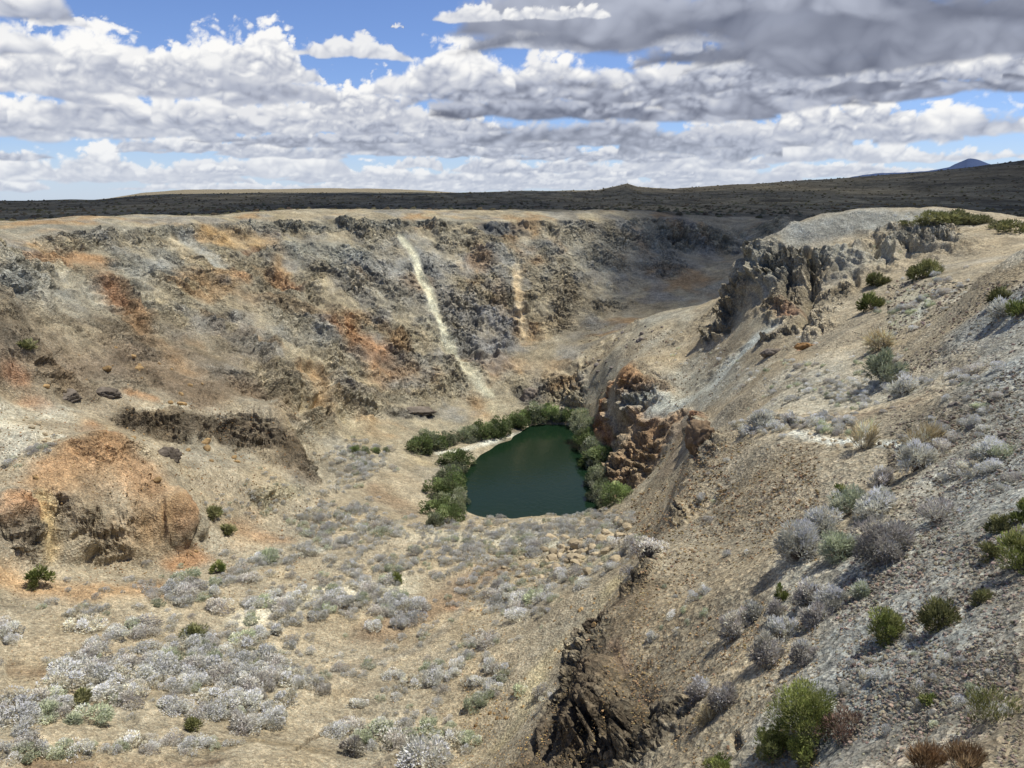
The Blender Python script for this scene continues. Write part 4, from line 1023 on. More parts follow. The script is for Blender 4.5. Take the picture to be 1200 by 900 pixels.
# --- pale sagebrush over the pit floor and the shelf: variants share meshes, every shrub is an object
SAGE = [plant_meshes('sagebrush', 200 + k, 1.0, 0.85 + .1 * (k % 3), 1900, 16 + k, .10, [GREY, GREYGREEN, GREY, STRAWG, GREY, LILAC][k], 0, 0, None, width=.55, hollow=.7)[0] for k in range(6)]
for me_s in SAGE:                                          # bleached leaves
    t_ = np.empty(len(me_s.vertices) * 4, f32); me_s.color_attributes['tint'].data.foreach_get('color', t_)
    me_s.color_attributes['tint'].data.foreach_set('color', np.clip(t_ * 1.38, 0, .85))
CLUSTERS = [  # line in the photo, reach in photo px, how many, height range in metres
    ([(90, 800), (200, 788), (300, 800)], 26, 80, .7, 1.5), ([(60, 828), (15, 850)], 14, 14, .7, 1.3), ([(180, 702), (232, 690)], 13, 22, .6, 1.3), ([(130, 745), (220, 762), (275, 765)], 22, 46, .6, 1.4),
    ([(310, 722), (380, 702), (445, 692)], 26, 80, .5, 1.2), ([(440, 705), (482, 722)], 18, 36, .6, 1.3), ([(205, 700), (270, 680), (330, 652), (400, 628), (480, 612)], 12, 60, .5, 1.2), ([(370, 590), (430, 600), (350, 612), (420, 640)], 18, 80, .4, 1.0),
    ([(500, 632), (560, 642), (620, 632), (720, 616)], 18, 130, .4, .9), ([(575, 672), (640, 682), (700, 655), (740, 630)], 26, 70, .5, 1.1), ([(625, 722), (590, 700)], 16, 22, .6, 1.3), ([(560, 742), (520, 792), (470, 805)], 13, 16, .5, 1.2),
    ([(585, 785), (555, 830)], 12, 9, .7, 1.3), ([(638, 815), (645, 820)], 6, 2, .8, 1.0), ([(200, 832), (290, 852), (320, 842)], 12, 26, .6, 1.3), ([(0, 886), (120, 880), (245, 872)], 6, 40, .5, 1.0), ([(415, 872), (520, 862), (545, 885), (480, 888)], 16, 24, .6, 1.4),
    ([(400, 792), (320, 802)], 14, 20, .6, 1.3), ([(395, 522), (440, 545), (400, 562)], 17, 70, .5, 1.1), ([(0, 740), (8, 745)], 12, 5, .8, 1.4), ([(320, 770), (260, 790)], 20, 14, .5, 1.1), ([(480, 660), (430, 665)], 16, 26, .4, .9), ([(600, 600), (700, 604), (560, 606)], 5, 30, .5, .9),
    ([(520, 690), (540, 760), (470, 760)], 20, 10, .3, .7), ([(60, 720), (120, 715)], 18, 8, .4, .9), ([(300, 880), (200, 880)], 10, 6, .4, .8),
    ([(480, 650), (600, 655), (560, 690)], 26, 70, .4, .9), ([(560, 618), (640, 622), (740, 606)], 10, 60, .4, .9), ([(400, 640), (470, 625), (540, 615)], 12, 40, .4, .9), ([(100, 700), (400, 680), (560, 640)], 40, 70, .3, .7), ([(50, 800), (300, 780), (520, 740)], 46, 70, .3, .8), ([(450, 840), (560, 780), (600, 700)], 30, 40, .3, .8), ([(250, 600), (340, 590)], 20, 20, .3, .7), ([(690, 685), (680, 690)], 6, 4, .6, 1.0), ([(10, 545), (60, 520)], 7, 12, .4, .8), ([(280, 590), (330, 560)], 16, 16, .3, .7),
]
SHELF = [
    ([(880, 500), (960, 500), (1010, 510)], 12, 34, .35, .8), ([(910, 440), (1000, 466), (1050, 420)], 34, 120, .2, .6), ([(1060, 360), (1110, 330), (1040, 390)], 22, 40, .3, .8), ([(1060, 520), (1100, 510)], 10, 8, .3, .6), ([(1000, 300), (1100, 280), (1060, 256)], 14, 30, .25, .6),
    ([(1150, 420), (1120, 500), (1160, 560)], 30, 24, .2, .45), ([(1000, 800), (1080, 780), (1120, 850)], 40, 16, .08, .2), ([(840, 690), (800, 760), (850, 560)], 26, 16, .12, .3), ([(900, 460), (850, 430)], 26, 20, .2, .5), ([(790, 390), (850, 420), (780, 440)], 22, 30, .25, .6),
]


def scatter_points(clusters, seed):
    r = np.random.default_rng(seed)
    outp = []
    for line, reach, n, h0, h1 in clusters:
        seg = np.array(line, float)
        L_ = np.linalg.norm(np.diff(seg, axis=0), axis=1)
        for _ in range(int(n * 1.6)):
            s = r.choice(len(L_), p=L_ / L_.sum()); t = r.random()
            c = seg[s] * (1 - t) + seg[s + 1] * t
            e = r.normal(0, .55, 2) * reach * np.array([1.5, .9])
            x, y, z, d = spot(*(c + e))
            hh = h0 + (h1 - h0) * .4
            if any((x - o_[0]) ** 2 + (y - o_[1]) ** 2 < (.62 * hh) ** 2 for o_ in outp):
                continue
            outp.append((x, y, z, d, (h0 + (h1 - h0) * r.random() ** 1.6) * (.76 if h1 > .5 else 1), r.uniform(0, 6.28), r.integers(0, 6), r.uniform(.8, 1.35)))
    return outp


def put_shrubs(pts, name, label, group, rest_name, rest_label, limit):
    pts = sorted([p for p in pts if p[3] < 175], key=lambda p: -p[4] / p[3])
    for x, y, z, d, h, rz, k, wd in pts[:limit]:
        o = plant(name, (SAGE[k], None), (x, y, z - .06 * h), (h * wd * random.uniform(.75, 1.2), h * wd * random.uniform(.75, 1.2), h), rz, label, 'shrub', group, tilt=.22)
    rest = pts[limit:]
    if rest:
        cos_, qs, cs, off = [], [], [], 0
        for x, y, z, d, h, rz, k, wd in rest:
            me = SAGE[k]
            n = len(me.vertices); v = np.empty(n * 3, f32); me.vertices.foreach_get('co', v); v = v.reshape(-1, 3)
            t = np.empty(n * 4, f32); me.color_attributes['tint'].data.foreach_get('color', t); t = t.reshape(-1, 4)[:, :3]
            sel = np.random.default_rng(k).random(n // 4) < .5
            vv_ = v.reshape(-1, 4, 3)[sel].reshape(-1, 3); tt_ = t.reshape(-1, 4, 3)[sel].reshape(-1, 3)
            c, s = math.cos(rz), math.sin(rz)
            vv_ = np.stack([(vv_[:, 0] * c - vv_[:, 1] * s) * h * wd + x, (vv_[:, 0] * s + vv_[:, 1] * c) * h * wd + y, vv_[:, 2] * h + z - .06 * h], 1)
            cos_.append(vv_); cs.append(tt_ * random.uniform(.8, 1.15)); qs.append(np.arange(len(vv_)).reshape(-1, 4) + off); off += len(vv_)
        o = link(rest_name, quick_mesh(rest_name, np.concatenate(cos_), np.concatenate(qs), [M_LEAF], np.concatenate(cs), shade=False), kind='stuff', label=rest_label, category='ground cover')


put_shrubs(scatter_points(CLUSTERS, 31), 'sagebrush', 'pale grey sagebrush clump dotting the sandy pit floor below the pond', 'sagebrush scattered over the pit floor', 'low_scrub', 'small pale scrub covering the pit floor', 300)
put_shrubs(scatter_points(SHELF, 37), 'desert_tussock', 'small dry tussock on the gravel slopes right of the pit', 'dry tussocks on the right hand slopes', 'dry_ground_cover', 'tiny dry tufts on the slopes', 260)

# --- willows round the pond
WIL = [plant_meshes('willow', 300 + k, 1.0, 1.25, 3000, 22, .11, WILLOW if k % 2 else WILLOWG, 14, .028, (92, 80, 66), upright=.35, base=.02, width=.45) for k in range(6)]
WILLOWS = [  # base in the photo, height in photo px, label, group
    ([(543, 517), (567, 512), (527, 520), (587, 508), (503, 525), (602, 500), (555, 514), (514, 524), (578, 510), (492, 530)], 26, 'grey green willow in the row along the far left shore of the pond', 'willows on the far left shore'),
    ([(617, 494), (631, 492), (645, 491), (657, 490), (669, 493), (681, 496), (608, 500)], 24, 'dark green willow in the clump at the far head of the pond', 'willows at the far head of the pond'),
    ([(686, 510), (691, 522), (696, 534), (703, 545), (697, 548), (704, 560), (700, 568), (710, 578), (712, 592), (724, 588), (704, 590), (690, 515), (699, 540)], 30, 'bright green willow on the right shore under the orange bank', 'willows on the right shore'),
    ([(531, 562), (521, 592), (512, 604), (533, 600), (525, 612), (538, 554), (530, 578), (537, 588), (516, 580), (510, 616), (534, 546), (526, 566)], 27, 'olive green willow on the near left shore of the pond', 'willows on the near left shore'),
    ([(402, 532), (415, 530), (428, 531), (440, 530), (452, 529)], 10, 'low grey green willow bush in the strip left of the pond', 'low willow strip left of the pond'),
]
for si, (pts, hp, lab, grp) in enumerate(WILLOWS):
    for k, (bx, by) in enumerate(pts):
        x, y, z, d = spot(bx, by)
        h = .72 * hp * d / F * random.uniform(.7, 1.2) / 1.25
        z = max(z, EYE - 42.05)
        plant('willow_tree', WIL[(k * 5 + si) % 6], (x, y, z - .05), (h * random.uniform(.9, 1.25), h * random.uniform(.9, 1.25), h), random.uniform(0, 6.28), lab, 'tree', grp, parts=('crown', 'trunk'))

# --- shrubs one can tell apart
BUSHES = [  # base px, width px, height / width, colours, upright, label, category, name
    (937, 655, 66, .72, GREY, .3, 'round silver grey shrub heading the line of shrubs in the gully'), (962, 628, 50, .7, GREY, .3, 'pale shrub uphill of the round silver grey shrub'), (985, 655, 56, .6, GREYGREEN, .3, 'flat grey green shrub in the middle of the gully'),
    (1034, 655, 78, .62, LILAC, .3, 'broad mauve grey shrub with reddish twigs on the gully side'), (1000, 602, 56, .6, GREYGREEN, .3, 'fuzzy grey shrub below the white soil patch'), (1022, 604, 48, .7, GREY, .3, 'silver shrub touching the fuzzy grey one'), (1036, 598, 30, .9, GREY, .3, 'small pale shrub at the end of the shrub group under the shelf'),
    (1031, 572, 30, 1.0, LILAC, .6, 'thin dark stemmed shrub under the shelf edge'), (1074, 552, 46, .75, GREY, .3, 'lone round grey shrub below the dead grass'), (1084, 524, 42, .8, STRAW, .9, 'straw coloured tuft with spreading stems on white soil'), (1101, 612, 50, .62, LILAC, .4, 'open grey shrub alone on the scree slope'), (1160, 534, 40, .6, GREY, .3, 'flat pale shrub high on the scree slope'),
    (893, 500, 30, .7, GREY, .3, 'silver shrub on the shelf edge beside the white soil'), (925, 500, 20, .8, LILAC, .3, 'small brownish grey shrub on the shelf edge'), (1010, 526, 26, 1.4, STRAW, 1.0, 'upright dry straw tuft on the white soil'),
    (862, 742, 46, .85, LILAC, .3, 'mauve grey shrub at the gravel edge of the gully'), (884, 722, 34, .7, GREY, .3, 'small silver shrub above the mauve grey one'), (911, 722, 26, .9, LILAC, .4, 'dark grey shrub beside the upright green sprig'), (950, 706, 42, .75, LILAC, .3, 'grey shrub with dark base in the lower gully'), (976, 712, 46, .65, GREY, .3, 'pale domed shrub in the lower gully'), (958, 728, 44, .55, LILAC, .3, 'low mauve shrub under the pale domed one'),
    (900, 778, 52, .85, LILAC, .35, 'large mauve grey shrub with bare dark stems'), (917, 748, 46, .65, GREY, .3, 'silver shrub uphill of the large mauve grey one'), (944, 775, 44, .65, LILAC, .3, 'grey shrub with purple shade right of the large mauve one'), (820, 818, 42, .8, LILAC, .35, 'bluish grey shrub on the brown gravel ridge'), (848, 832, 46, .85, LILAC, .35, 'mauve shrub beside the bluish grey one on the ridge'), (1008, 698, 28, .7, GREYGREEN, .4, 'small olive grey shrub on the stony slope'),
    (826, 848, 34, .7, STRAW, .3, 'pale cream shrub among stones on the ridge foot'),
    (983, 590, 20, 1.4, GREEN, 1.2, 'upright green sprig behind the fuzzy grey shrub'), (1194, 668, 52, 1.0, GREEN, .7, 'bright green shrub at the right edge of the slope'), (1172, 622, 26, .9, OLIVE, .6, 'dark green shrub above the bright green one'), (1196, 612, 26, 1.1, GREEN, .7, 'green shrub high at the right edge of the slope'), (1160, 655, 26, .7, OLIVE, .5, 'olive shrub left of the bright green one'),
    (915, 706, 18, 1.8, GREEN, 1.2, 'upright yellow green sprig between grey shrubs'), (1036, 750, 46, 1.0, GREEN, .6, 'yellow green shrub leaning on the earth bank'), (1100, 738, 46, .85, OLIVE, .9, 'spiky olive shrub above the small earth bank'), (1150, 708, 22, .9, OLIVE, .8, 'small yellow green shrub on bare scree'),
    (945, 866, 96, .85, GREEN, .5, 'biggest leafy green bush in the front of the slope'), (905, 886, 56, .9, GREEN, .5, 'green bush at the left foot of the biggest bush'), (938, 893, 46, .8, GREEN, .5, 'green bush below the biggest bush'), (988, 862, 62, .6, DEAD, .6, 'reddish brown leafless shrub beside the biggest green bush'), (1160, 848, 62, .8, OLIVE, 1.0, 'sparse olive shrub with bleached dead branches'), (1090, 822, 22, .5, GREEN, .5, 'tiny green cushion plant on the gravel'),
    (1088, 902, 50, .7, RUSTY, 1.3, 'rust coloured dry grass tuft at the bottom of the picture'), (1132, 900, 46, .65, RUSTY, 1.3, 'fading orange grass tuft right of the rust coloured one'), (850, 902, 50, .35, GREEN, .9, 'low green plants at the foot of the ridge'),
    (1083, 326, 34, .6, OLIVE, .4, 'dark green shrub at the foot of the promontory ledge'), (1022, 362, 28, .65, GREEN, .4, 'bright green shrub at the foot of the rock cliff'), (1028, 334, 24, .6, OLIVE, .4, 'olive shrub on the ledge of the cliff'), (1037, 446, 44, .75, GREYGREEN, .3, 'largest grey green shrub on the sandy shelf'), (1030, 412, 26, .8, STRAW, .3, 'cream coloured shrub on the sandy shelf'), (1060, 462, 30, .7, GREY, .3, 'grey shrub at the lower side of the sandy shelf'), (1194, 372, 24, 1.1, GREEN, .6, 'green shrub on the skyline of the scree slope'), (1172, 352, 22, .7, OLIVE, .4, 'olive shrub left of the skyline shrub'), (1177, 370, 26, .8, GREY, .3, 'grey shrub under the skyline shrub'),
    (48, 690, 27, 1.0, GREEN, .5, 'lone green shrub at the foot of the orange bluff'), (249, 604, 24, .5, OLIVE, .4, 'dark green shrub beside the right end of the bluff'), (266, 624, 18, .5, OLIVE, .4, 'small dark shrub below the bluff end'), (256, 671, 18, .8, GREEN, .5, 'small green shrub at the lower right of the bluff'), (312, 657, 36, .3, GREYGREEN, .5, 'flat grey green shrub patch beside the grey track'), (228, 750, 32, .6, OLIVE, .4, 'olive shrub amid the pale sagebrush'), (226, 855, 20, .9, OLIVE, .5, 'small olive bush near the front of the floor'), (30, 406, 20, .4, OLIVE, .4, 'low olive shrub on the dark left slope'), (85, 848, 20, .6, GREYGREEN, .4, 'grey green shrub by the little earth bank'), (95, 824, 26, .6, OLIVE, .4, 'green shrub at the head of the little earth bank'), (412, 884, 36, .8, LILAC, .4, 'dark grey round shrub near the bottom of the floor'), (325, 742, 14, .8, GREY, .3, 'small grey shrub on the bare sandy patch'), (464, 684, 16, .8, GREEN, .4, 'yellow green shrub among sagebrush mid floor'),
]
for k, (bx, by, wpx, hw, cols, upr, lab) in enumerate(BUSHES):
    x, y, z, d = spot(bx, by)
    R = wpx * d / F * .43
    H = R * 2 * hw
    big = wpx > 40
    px_ = d / F                                            # metres across one photo pixel
    leaf = max(.03, 3.4 * px_) if cols is not GREEN else max(.035, 3.2 * px_)
    n = int(np.clip(5200 * (wpx / 60) ** 1.7, 700, 13000))
    if 'leafless' in lab or 'sparse' in lab or 'open grey' in lab or 'spreading' in lab:
        n //= 3
    wdt = .30
    if cols in (RUSTY, STRAW):
        wdt = .10; n //= 2; leaf *= 2.4
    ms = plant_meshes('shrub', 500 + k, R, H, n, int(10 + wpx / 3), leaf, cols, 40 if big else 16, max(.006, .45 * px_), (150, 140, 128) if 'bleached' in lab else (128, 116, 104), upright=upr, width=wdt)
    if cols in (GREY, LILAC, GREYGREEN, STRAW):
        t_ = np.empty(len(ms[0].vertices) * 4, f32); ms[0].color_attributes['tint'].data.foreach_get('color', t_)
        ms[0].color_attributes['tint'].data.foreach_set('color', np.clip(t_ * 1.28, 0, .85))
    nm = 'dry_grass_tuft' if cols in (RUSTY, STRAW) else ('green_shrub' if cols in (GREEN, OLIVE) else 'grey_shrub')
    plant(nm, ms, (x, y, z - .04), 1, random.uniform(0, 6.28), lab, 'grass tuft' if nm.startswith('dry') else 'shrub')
# greenery along the top of the promontory
TOPB = plant_meshes('juniper', 640, 1.0, .8, 700, 14, .2, OLIVE, 8, .03, (90, 78, 66))
for bx, by, hp in [(1092, 259, 9), (1104, 260, 10), (1116, 261, 11), (1128, 262, 9), (1140, 263, 8), (1150, 262, 7), (1188, 272, 10), (1172, 268, 7), (1080, 262, 6), (1060, 264, 5)]:
    x, y, z, d = spot(bx, by)
    h = hp * d / F / .8
    plant('juniper_shrub', TOPB, (x, y, z - .05), (h * 1.3, h * 1.3, h), random.uniform(0, 6.28), 'dark olive shrub in the row along the top of the promontory', 'shrub', 'shrubs along the promontory top')


def plain_scrub():
    """dark sage scrub over the plain behind the rim"""
    r = np.random.default_rng(171)
    v0 = np.array([(1, 0, 0), (.3, .95, 0), (-.8, .6, 0), (-.8, -.6, 0), (.3, -.95, 0), (.55, .25, .75), (-.4, .35, .85), (0, -.5, .7)], f32)
    q0 = np.array([(0, 1, 5), (1, 6, 5), (1, 2, 6), (2, 3, 6), (3, 7, 6), (3, 4, 7), (4, 0, 7), (0, 5, 7), (5, 6, 7)], np.int32)
    n = 5500
    a = np.radians(r.uniform(-37, 37, n)); d = 175 * (1600 / 175) ** (r.random(n) ** 1.2)
    lim = np.interp(a, np.radians([-37, -30, -24, -12, 0, 6, 12, 17, 20, 24, 30, 37]), [192, 202, 202, 209, 220, 228, 239, 256, 235, 190, 185, 180])
    keep = d > lim
    a, d = a[keep], d[keep]; n = len(a)
    x = d * np.sin(a); y = d * np.cos(a)
    i = np.clip(np.searchsorted(AZ, a), 0, NA - 1); j = np.clip(np.searchsorted(RR, d), 0, NR - 1)
    z = ZD[i, j] + EYE
    s = r.uniform(.35, 1.0, n) * (1 + d / 1300)
    an = r.uniform(0, 6.28, n); ca, sa = np.cos(an), np.sin(an)
    w = v0[None] * s[:, None, None] * r.uniform(.7, 1.3, (n, 8, 1))
    co = np.stack([w[..., 0] * ca[:, None] - w[..., 1] * sa[:, None] + x[:, None], w[..., 0] * sa[:, None] + w[..., 1] * ca[:, None] + y[:, None], w[..., 2] * .8 + z[:, None] - .08], -1).reshape(-1, 3)
    q = (q0[None] + (np.arange(n) * 8)[:, None, None]).reshape(-1, 3)
    c = s2l((98, 91, 71))[None, None] * r.uniform(.7, 1.4, (n, 1, 1)) * np.ones((1, 8, 3)) * (1 + r.normal(0, .06, (n, 1, 3)))
    link('plain_scrub', quick_mesh('plain_scrub', co, q, [M_TWIG], c.reshape(-1, 3)), kind='stuff', label='dark low scrub covering the plain behind the pit', category='scrub')


plain_scrub()
# ------------------------------------------------------------------ stones
def ico(level):
    import bmesh
    bm = bmesh.new(); bmesh.ops.create_icosphere(bm, subdivisions=level, radius=1.0)
    v = np.array([p.co[:] for p in bm.verts], f32); q = np.array([[p.index for p in fc.verts] for fc in bm.faces], np.int32)
    bm.free()
    return v, q


ICO2, ICO3, ICO5 = ico(2), ico(3), ico(5)
ICO1 = ico(1)


def rock_shape(seed, src, cuts=9, rough=.06):
    """a ball chopped by flat cuts, then roughened"""
    r = np.random.default_rng(seed)
    v = src[0].copy()
    for _ in range(cuts):
        n = r.normal(size=3); n /= np.linalg.norm(n)
        d = r.uniform(.55, .85)
        over = v @ n - d
        v -= np.clip(over, 0, None)[:, None] * n * .92
    v *= r.uniform(.75, 1.2, 3)
    v += v * (fbm(v * 1.0 + seed, .9, 4, gain=.6, seed=seed % 40)[:, None] * rough * 2)
    return v.astype(f32), src[1]


def rock_material(name, c1, c2, scale):
    m, nt, out = new_mat(name)
    L = nt.links.new
    tc = node(nt, 'ShaderNodeTexCoord'); ns = node(nt, 'ShaderNodeTexNoise', i_Scale=scale, i_Detail=9.0, i_Roughness=.7); L(tc.outputs['Object'], ns.inputs[0])
    oi = node(nt, 'ShaderNodeObjectInfo')
    at = node(nt, 'ShaderNodeAttribute', attribute_name='tint')
    mx = node(nt, 'ShaderNodeMix', data_type='RGBA'); mx.inputs[6].default_value = (*s2l(c1), 1); mx.inputs[7].default_value = (*s2l(c2), 1)
    mr0 = node(nt, 'ShaderNodeMapRange', i_1=.3, i_2=.7, i_3=0, i_4=1); L(ns.outputs['Fac'], mr0.inputs[0]); L(mr0.outputs[0], mx.inputs[0])
    mr = node(nt, 'ShaderNodeMapRange', i_1=0, i_2=1, i_3=.72, i_4=1.2); L(oi.outputs['Random'], mr.inputs[0])
    m2 = node(nt, 'ShaderNodeMix', data_type='RGBA', blend_type='MULTIPLY', i_0=1.0); L(mx.outputs[2], m2.inputs[6]); L(mr.outputs[0], m2.inputs[7])
    m3 = node(nt, 'ShaderNodeMix', data_type='RGBA', blend_type='MULTIPLY', i_0=1.0); L(m2.outputs[2], m3.inputs[6]); L(at.outputs['Color'], m3.inputs[7])
    b = node(nt, 'ShaderNodeBsdfPrincipled', i_Roughness=.95); b.inputs['Specular IOR Level'].default_value = .15
    L(m3.outputs[2], b.inputs['Base Color'])
    bp = node(nt, 'ShaderNodeBump', i_Strength=.8, i_Distance=.12 / scale * 2); L(ns.outputs['Fac'], bp.inputs['Height']); L(bp.outputs[0], b.inputs['Normal'])
    L(b.outputs[0], out.inputs[0])
    return m


M_PALE = rock_material('pale_stone', (196, 180, 146), (150, 136, 112), 2.5)
M_OCHRE = rock_material('ochre_stone', (186, 156, 108), (140, 116, 82), 2.5)
M_GREY = rock_material('grey_stone', (150, 142, 130), (112, 104, 96), 3.0)


def white(n):
    return np.ones((n, 3), f32)


def rock_mesh(name, seed, src, mat, **k):
    v, q = rock_shape(seed, src, **k)
    return quick_mesh(name, v, q, [mat], white(len(v)), shade=False)


PALE = [rock_mesh('boulder', 700 + k, ICO2, M_PALE) for k in range(6)]
OCH = [rock_mesh('boulder', 720 + k, ICO2, M_OCHRE) for k in range(6)]
GRY = [rock_mesh('boulder', 740 + k, ICO2, M_GREY) for k in range(6)]
FIELDS = [  # line, reach px, count, size m, meshes, label, group
    ([(640, 655), (700, 640), (735, 625)], 22, 130, .2, .8, PALE, 'pale angular boulder in the rubble field near the pond end of the floor', 'boulders of the pale rubble field'),
    ([(600, 668), (660, 672)], 16, 40, .15, .5, PALE, 'pale angular boulder in the rubble field near the pond end of the floor', 'boulders of the pale rubble field'),
    ([(640, 735), (690, 700), (700, 715), (600, 830), (570, 850)], 12, 110, .08, .26, OCH, 'ochre stone lying on the talus under the brown ridge', 'ochre stones of the talus'),
    ([(1160, 380), (1120, 480), (1150, 520)], 30, 30, .08, .26, GRY, 'grey stone lying on the upper scree slope', 'grey stones of the scree'),
    ([(1060, 700), (1120, 790), (1000, 780), (1160, 740)], 46, 36, .03, .09, GRY, 'small grey stone lying on the near scree', 'small stones of the near scree'),
    ([(690, 440), (735, 405), (770, 385)], 12, 40, .2, .7, GRY, 'grey block on the rubble ramp behind the orange bank', 'blocks on the rubble ramp'),
    ([(130, 640), (230, 640), (60, 560)], 24, 24, .12, .4, OCH, 'rusty stone fallen below the orange bluff', 'stones under the bluff'),
    ([(30, 430), (120, 420), (220, 450), (160, 530), (280, 535)], 30, 60, .15, .7, OCH, 'brown block scattered on the dark slope above the left bench', 'blocks on the left slope'),
    ([(25, 492), (60, 505), (35, 530)], 6, 22, .15, .4, PALE, 'whitish stone edging the cream bench on the left', 'stones edging the cream bench'),
    ([(950, 520), (1050, 525), (930, 510)], 5, 40, .06, .2, PALE, 'white stone on the bright soil strip of the shelf', 'white stones on the shelf'),
]
rs = np.random.default_rng(77)
for line, reach, n, s0, s1, meshes, lab, grp in FIELDS:
    seg = np.array(line, float); L_ = np.linalg.norm(np.diff(seg, axis=0), axis=1)
    for _ in range(n):
        s = rs.choice(len(L_), p=L_ / L_.sum()); t = rs.random()
        c = seg[s] * (1 - t) + seg[s + 1] * t + rs.normal(0, .6, 2) * reach * np.array([1.2, .8])
        x, y, z, d = spot(*c)
        if d > 180:
            continue
        sz = s0 + (s1 - s0) * rs.random() ** 2.2
        o = link('boulder' if 'rubble field' in lab else 'talus_stone' if 'talus' in lab else 'rock_block' if 'block' in lab else 'stone', meshes[rs.integers(0, 6)], loc=(x, y, z + .18 * sz), label=lab, category='rock', group=grp)
        o.scale = (sz * rs.uniform(.8, 1.25), sz * rs.uniform(.8, 1.25), sz * rs.uniform(.6, .95)); o.rotation_euler = (rs.uniform(-.5, .5), rs.uniform(-.5, .5), rs.uniform(0, 6.28))

# rock masses one can tell apart
M_RUST = rock_material('rusty_rock', (168, 130, 84), (120, 96, 66), .8)
M_BROWNROCK = rock_material('brown_rock', (140, 120, 94), (96, 82, 66), .8)
M_DARK = rock_material('dark_rock', (134, 124, 110), (96, 88, 78), .8)
MASSES = [  # centre px, width px, height px, depth ratio, material, label
    (78, 470, 28, 18, .8, M_DARK, 'dark boulder on the left bench'), (122, 464, 28, 16, .7, M_DARK, 'dark split rock right of the bench boulder'), (195, 536, 26, 22, .7, M_DARK, 'grey jagged rock on the slope under the long bench'),
    (620, 470, 26, 22, .7, M_DARK, 'dark grey rock rib above the head of the pond'), (486, 485, 44, 12, .6, M_DARK, 'grey flat ledge low on the far wall'), (945, 408, 22, 10, .6, M_RUST, 'small orange rock under the promontory'), (905, 416, 28, 14, .6, M_DARK, 'dark blocky rock left of the small orange one'),
    (820, 520, 34, 44, .7, M_BROWNROCK, 'cracked grey brown rock on the ridge crest above the pond'), (762, 655, 24, 26, .6, M_DARK, 'small dark crag on the crest of the near ridge'),
]
for k, (cx, cy, wp, hp, dr, mat, lab) in enumerate(MASSES):
    x, y, z, d = spot(cx, cy)
    W = wp * d / F * .5; Hh = hp * d / F * .5
    v, q = rock_shape(800 + k, ICO5, cuts=14, rough=.05)
    v = v / np.abs(v).max(0)
    f1, f2, bid = worley(v * np.array([2.2, 2.2, 1.9], f32) + k * 3.1, 5)
    e1, e2, eid = worley(v * 5.2 + k * 2.3 + fbm(v * 3 + k, 1, 2)[:, None] * .5, 15)
    v = v * (1 + .05 * (eid - .5) - .04 * (1 - smooth(0, .2, e2 - e1)) + .05 * fbm(v * 4 + k, 1, 4, gain=.6))[:, None].astype(f32)
    v = v * (1 + (.14 * (bid - .5) * smooth(0, .15, f2 - f1) - .10 * (1 - smooth(0, .14, f2 - f1)))[:, None]).astype(f32)
    a = math.atan2(x, y)
    co = v * np.array([W * 1.2, W * dr * 1.2, Hh * 1.2], f32)
    co[:, 2] += 0
    tint = white(len(v)) * (1 + .5 * (bid - .5))[:, None].astype(f32)
    o = link('rock_outcrop', quick_mesh('rock_outcrop', co, q, [mat], tint), loc=(x + math.sin(a) * W * dr * .75, y + math.cos(a) * W * dr * .75, look(cx, cy, ZD)[2] + EYE), label=lab, category='rock')
    o.rotation_euler = (0, 0, -a + random.uniform(-.2, .2))

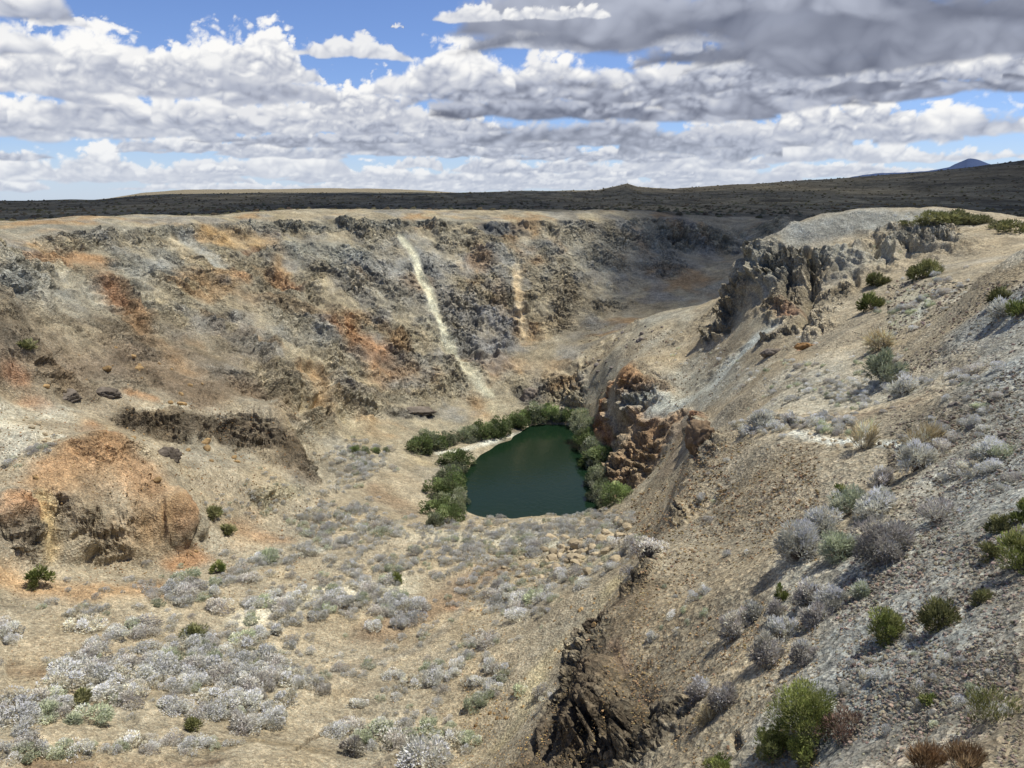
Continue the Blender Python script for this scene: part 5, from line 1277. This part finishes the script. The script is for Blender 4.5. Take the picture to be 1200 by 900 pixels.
# loose gravel over slopes and floor: one mass of small stones
def gravel():
    r = np.random.default_rng(91)
    v0, q0 = ICO1
    cos_, qs, cs = [], [], []
    off = 0
    shapes = [rock_shape(900 + k, ICO1, cuts=6, rough=.05)[0] for k in range(8)]
    sets = [  # px box, count, size px, tint
        ((980, 620, 1200, 900), 15000, (1.2, 6), (158, 147, 128)), ((1040, 330, 1200, 640), 9000, (1.0, 4.2), (160, 148, 128)), ((740, 520, 960, 900), 12000, (1.0, 4.4), (160, 138, 104)),
        ((880, 560, 1040, 800), 4000, (.8, 2.6), (164, 152, 134)), ((540, 660, 760, 900), 7000, (.8, 3.0), (176, 150, 106)), ((0, 680, 560, 900), 5000, (.7, 2.0), (168, 146, 114)), ((560, 600, 760, 700), 3000, (.8, 3.0), (186, 170, 134)), ((860, 380, 1080, 540), 3000, (.7, 2.0), (170, 156, 132)),
        ((0, 470, 380, 700), 4500, (.8, 2.4), (156, 126, 88)), ((680, 380, 860, 560), 3000, (.8, 2.6), (158, 142, 116)),
    ]
    for (x0, y0, x1, y1), n, (s0, s1), c in sets:
        px = r.uniform(x0, x1, n); py = r.uniform(y0, y1, n)
        sz = s0 + (s1 - s0) * r.random(n) ** 3.2
        col = s2l(c)
        for i in range(n):
            p = look(px[i], py[i], ZD)
            d = math.hypot(p[0], p[1])
            if d > 190:
                continue
            s = sz[i] * d / F * .5
            v = shapes[i % 8] * (s * r.uniform(.75, 1.3, 3)) 
            an = r.uniform(0, 6.28); ca, sa = math.cos(an), math.sin(an)
            v = np.stack([v[:, 0] * ca - v[:, 1] * sa + p[0], v[:, 0] * sa + v[:, 1] * ca + p[1], v[:, 2] * .8 + p[2] + EYE + .25 * s], 1)
            cos_.append(v.astype(f32)); qs.append(q0 + off); off += len(v)
            cs.append(np.tile(col * np.clip(r.normal(1, .3), .4, 1.9) * (1 + r.normal(0, .05, 3)), (len(v), 1)))
    m, nt, out = new_mat('gravel_stone')
    at = node(nt, 'ShaderNodeAttribute', attribute_name='tint'); b = node(nt, 'ShaderNodeBsdfDiffuse', i_Roughness=.9)
    nt.links.new(at.outputs['Color'], b.inputs[0]); nt.links.new(b.outputs[0], out.inputs[0])
    link('gravel', quick_mesh('gravel', np.concatenate(cos_), np.concatenate(qs), [m], np.clip(np.concatenate(cs), .01, .8), shade=False), kind='stuff', label='loose gravel and small stones strewn over the slopes and floor', category='gravel')


gravel()
# ------------------------------------------------------------------ camera and daylight
cam = bpy.data.cameras.new('camera')
cam.sensor_width = 36; cam.lens = 36 * F / 1200; cam.clip_start = 0.1; cam.clip_end = 30000
co_ = bpy.data.objects.new('camera', cam); COL.objects.link(co_); sc.camera = co_
co_.location = (0, 0, EYE); co_.rotation_euler = (math.pi / 2 - TH, 0, 0)

wd = bpy.data.worlds.new('World'); sc.world = wd; wd.use_nodes = True
nt = wd.node_tree
bg = nt.nodes['Background']
sky = nt.nodes.new('ShaderNodeTexSky'); sky.sky_type = 'NISHITA'; sky.sun_disc = False
sky.sun_elevation = SUN_EL; sky.sun_rotation = SUN_AZ; sky.altitude = 1800; sky.air_density = 1.0; sky.dust_density = 0.6; sky.ozone_density = 2.0
tn = nt.nodes.new('ShaderNodeMix'); tn.data_type = 'RGBA'; tn.blend_type = 'MULTIPLY'; tn.inputs[0].default_value = 1.0; tn.inputs[7].default_value = (0.72, 0.79, 1.02, 1)
nt.links.new(sky.outputs[0], tn.inputs[6]); nt.links.new(tn.outputs[2], bg.inputs[0]); bg.inputs[1].default_value = 0.13
sl = bpy.data.lights.new('sun', 'SUN'); sl.energy = 4.8; sl.angle = math.radians(0.53); sl.color = (1.0, 0.955, 0.88)
so = bpy.data.objects.new('sun', sl); COL.objects.link(so)
so.rotation_euler = (math.pi / 2 - SUN_EL, 0, math.pi - SUN_AZ)
sc.view_settings.view_transform = 'Standard'; sc.view_settings.look = 'None'; sc.view_settings.exposure = 0
sc.cycles.max_bounces = 5; sc.cycles.diffuse_bounces = 2; sc.cycles.transparent_max_bounces = 12
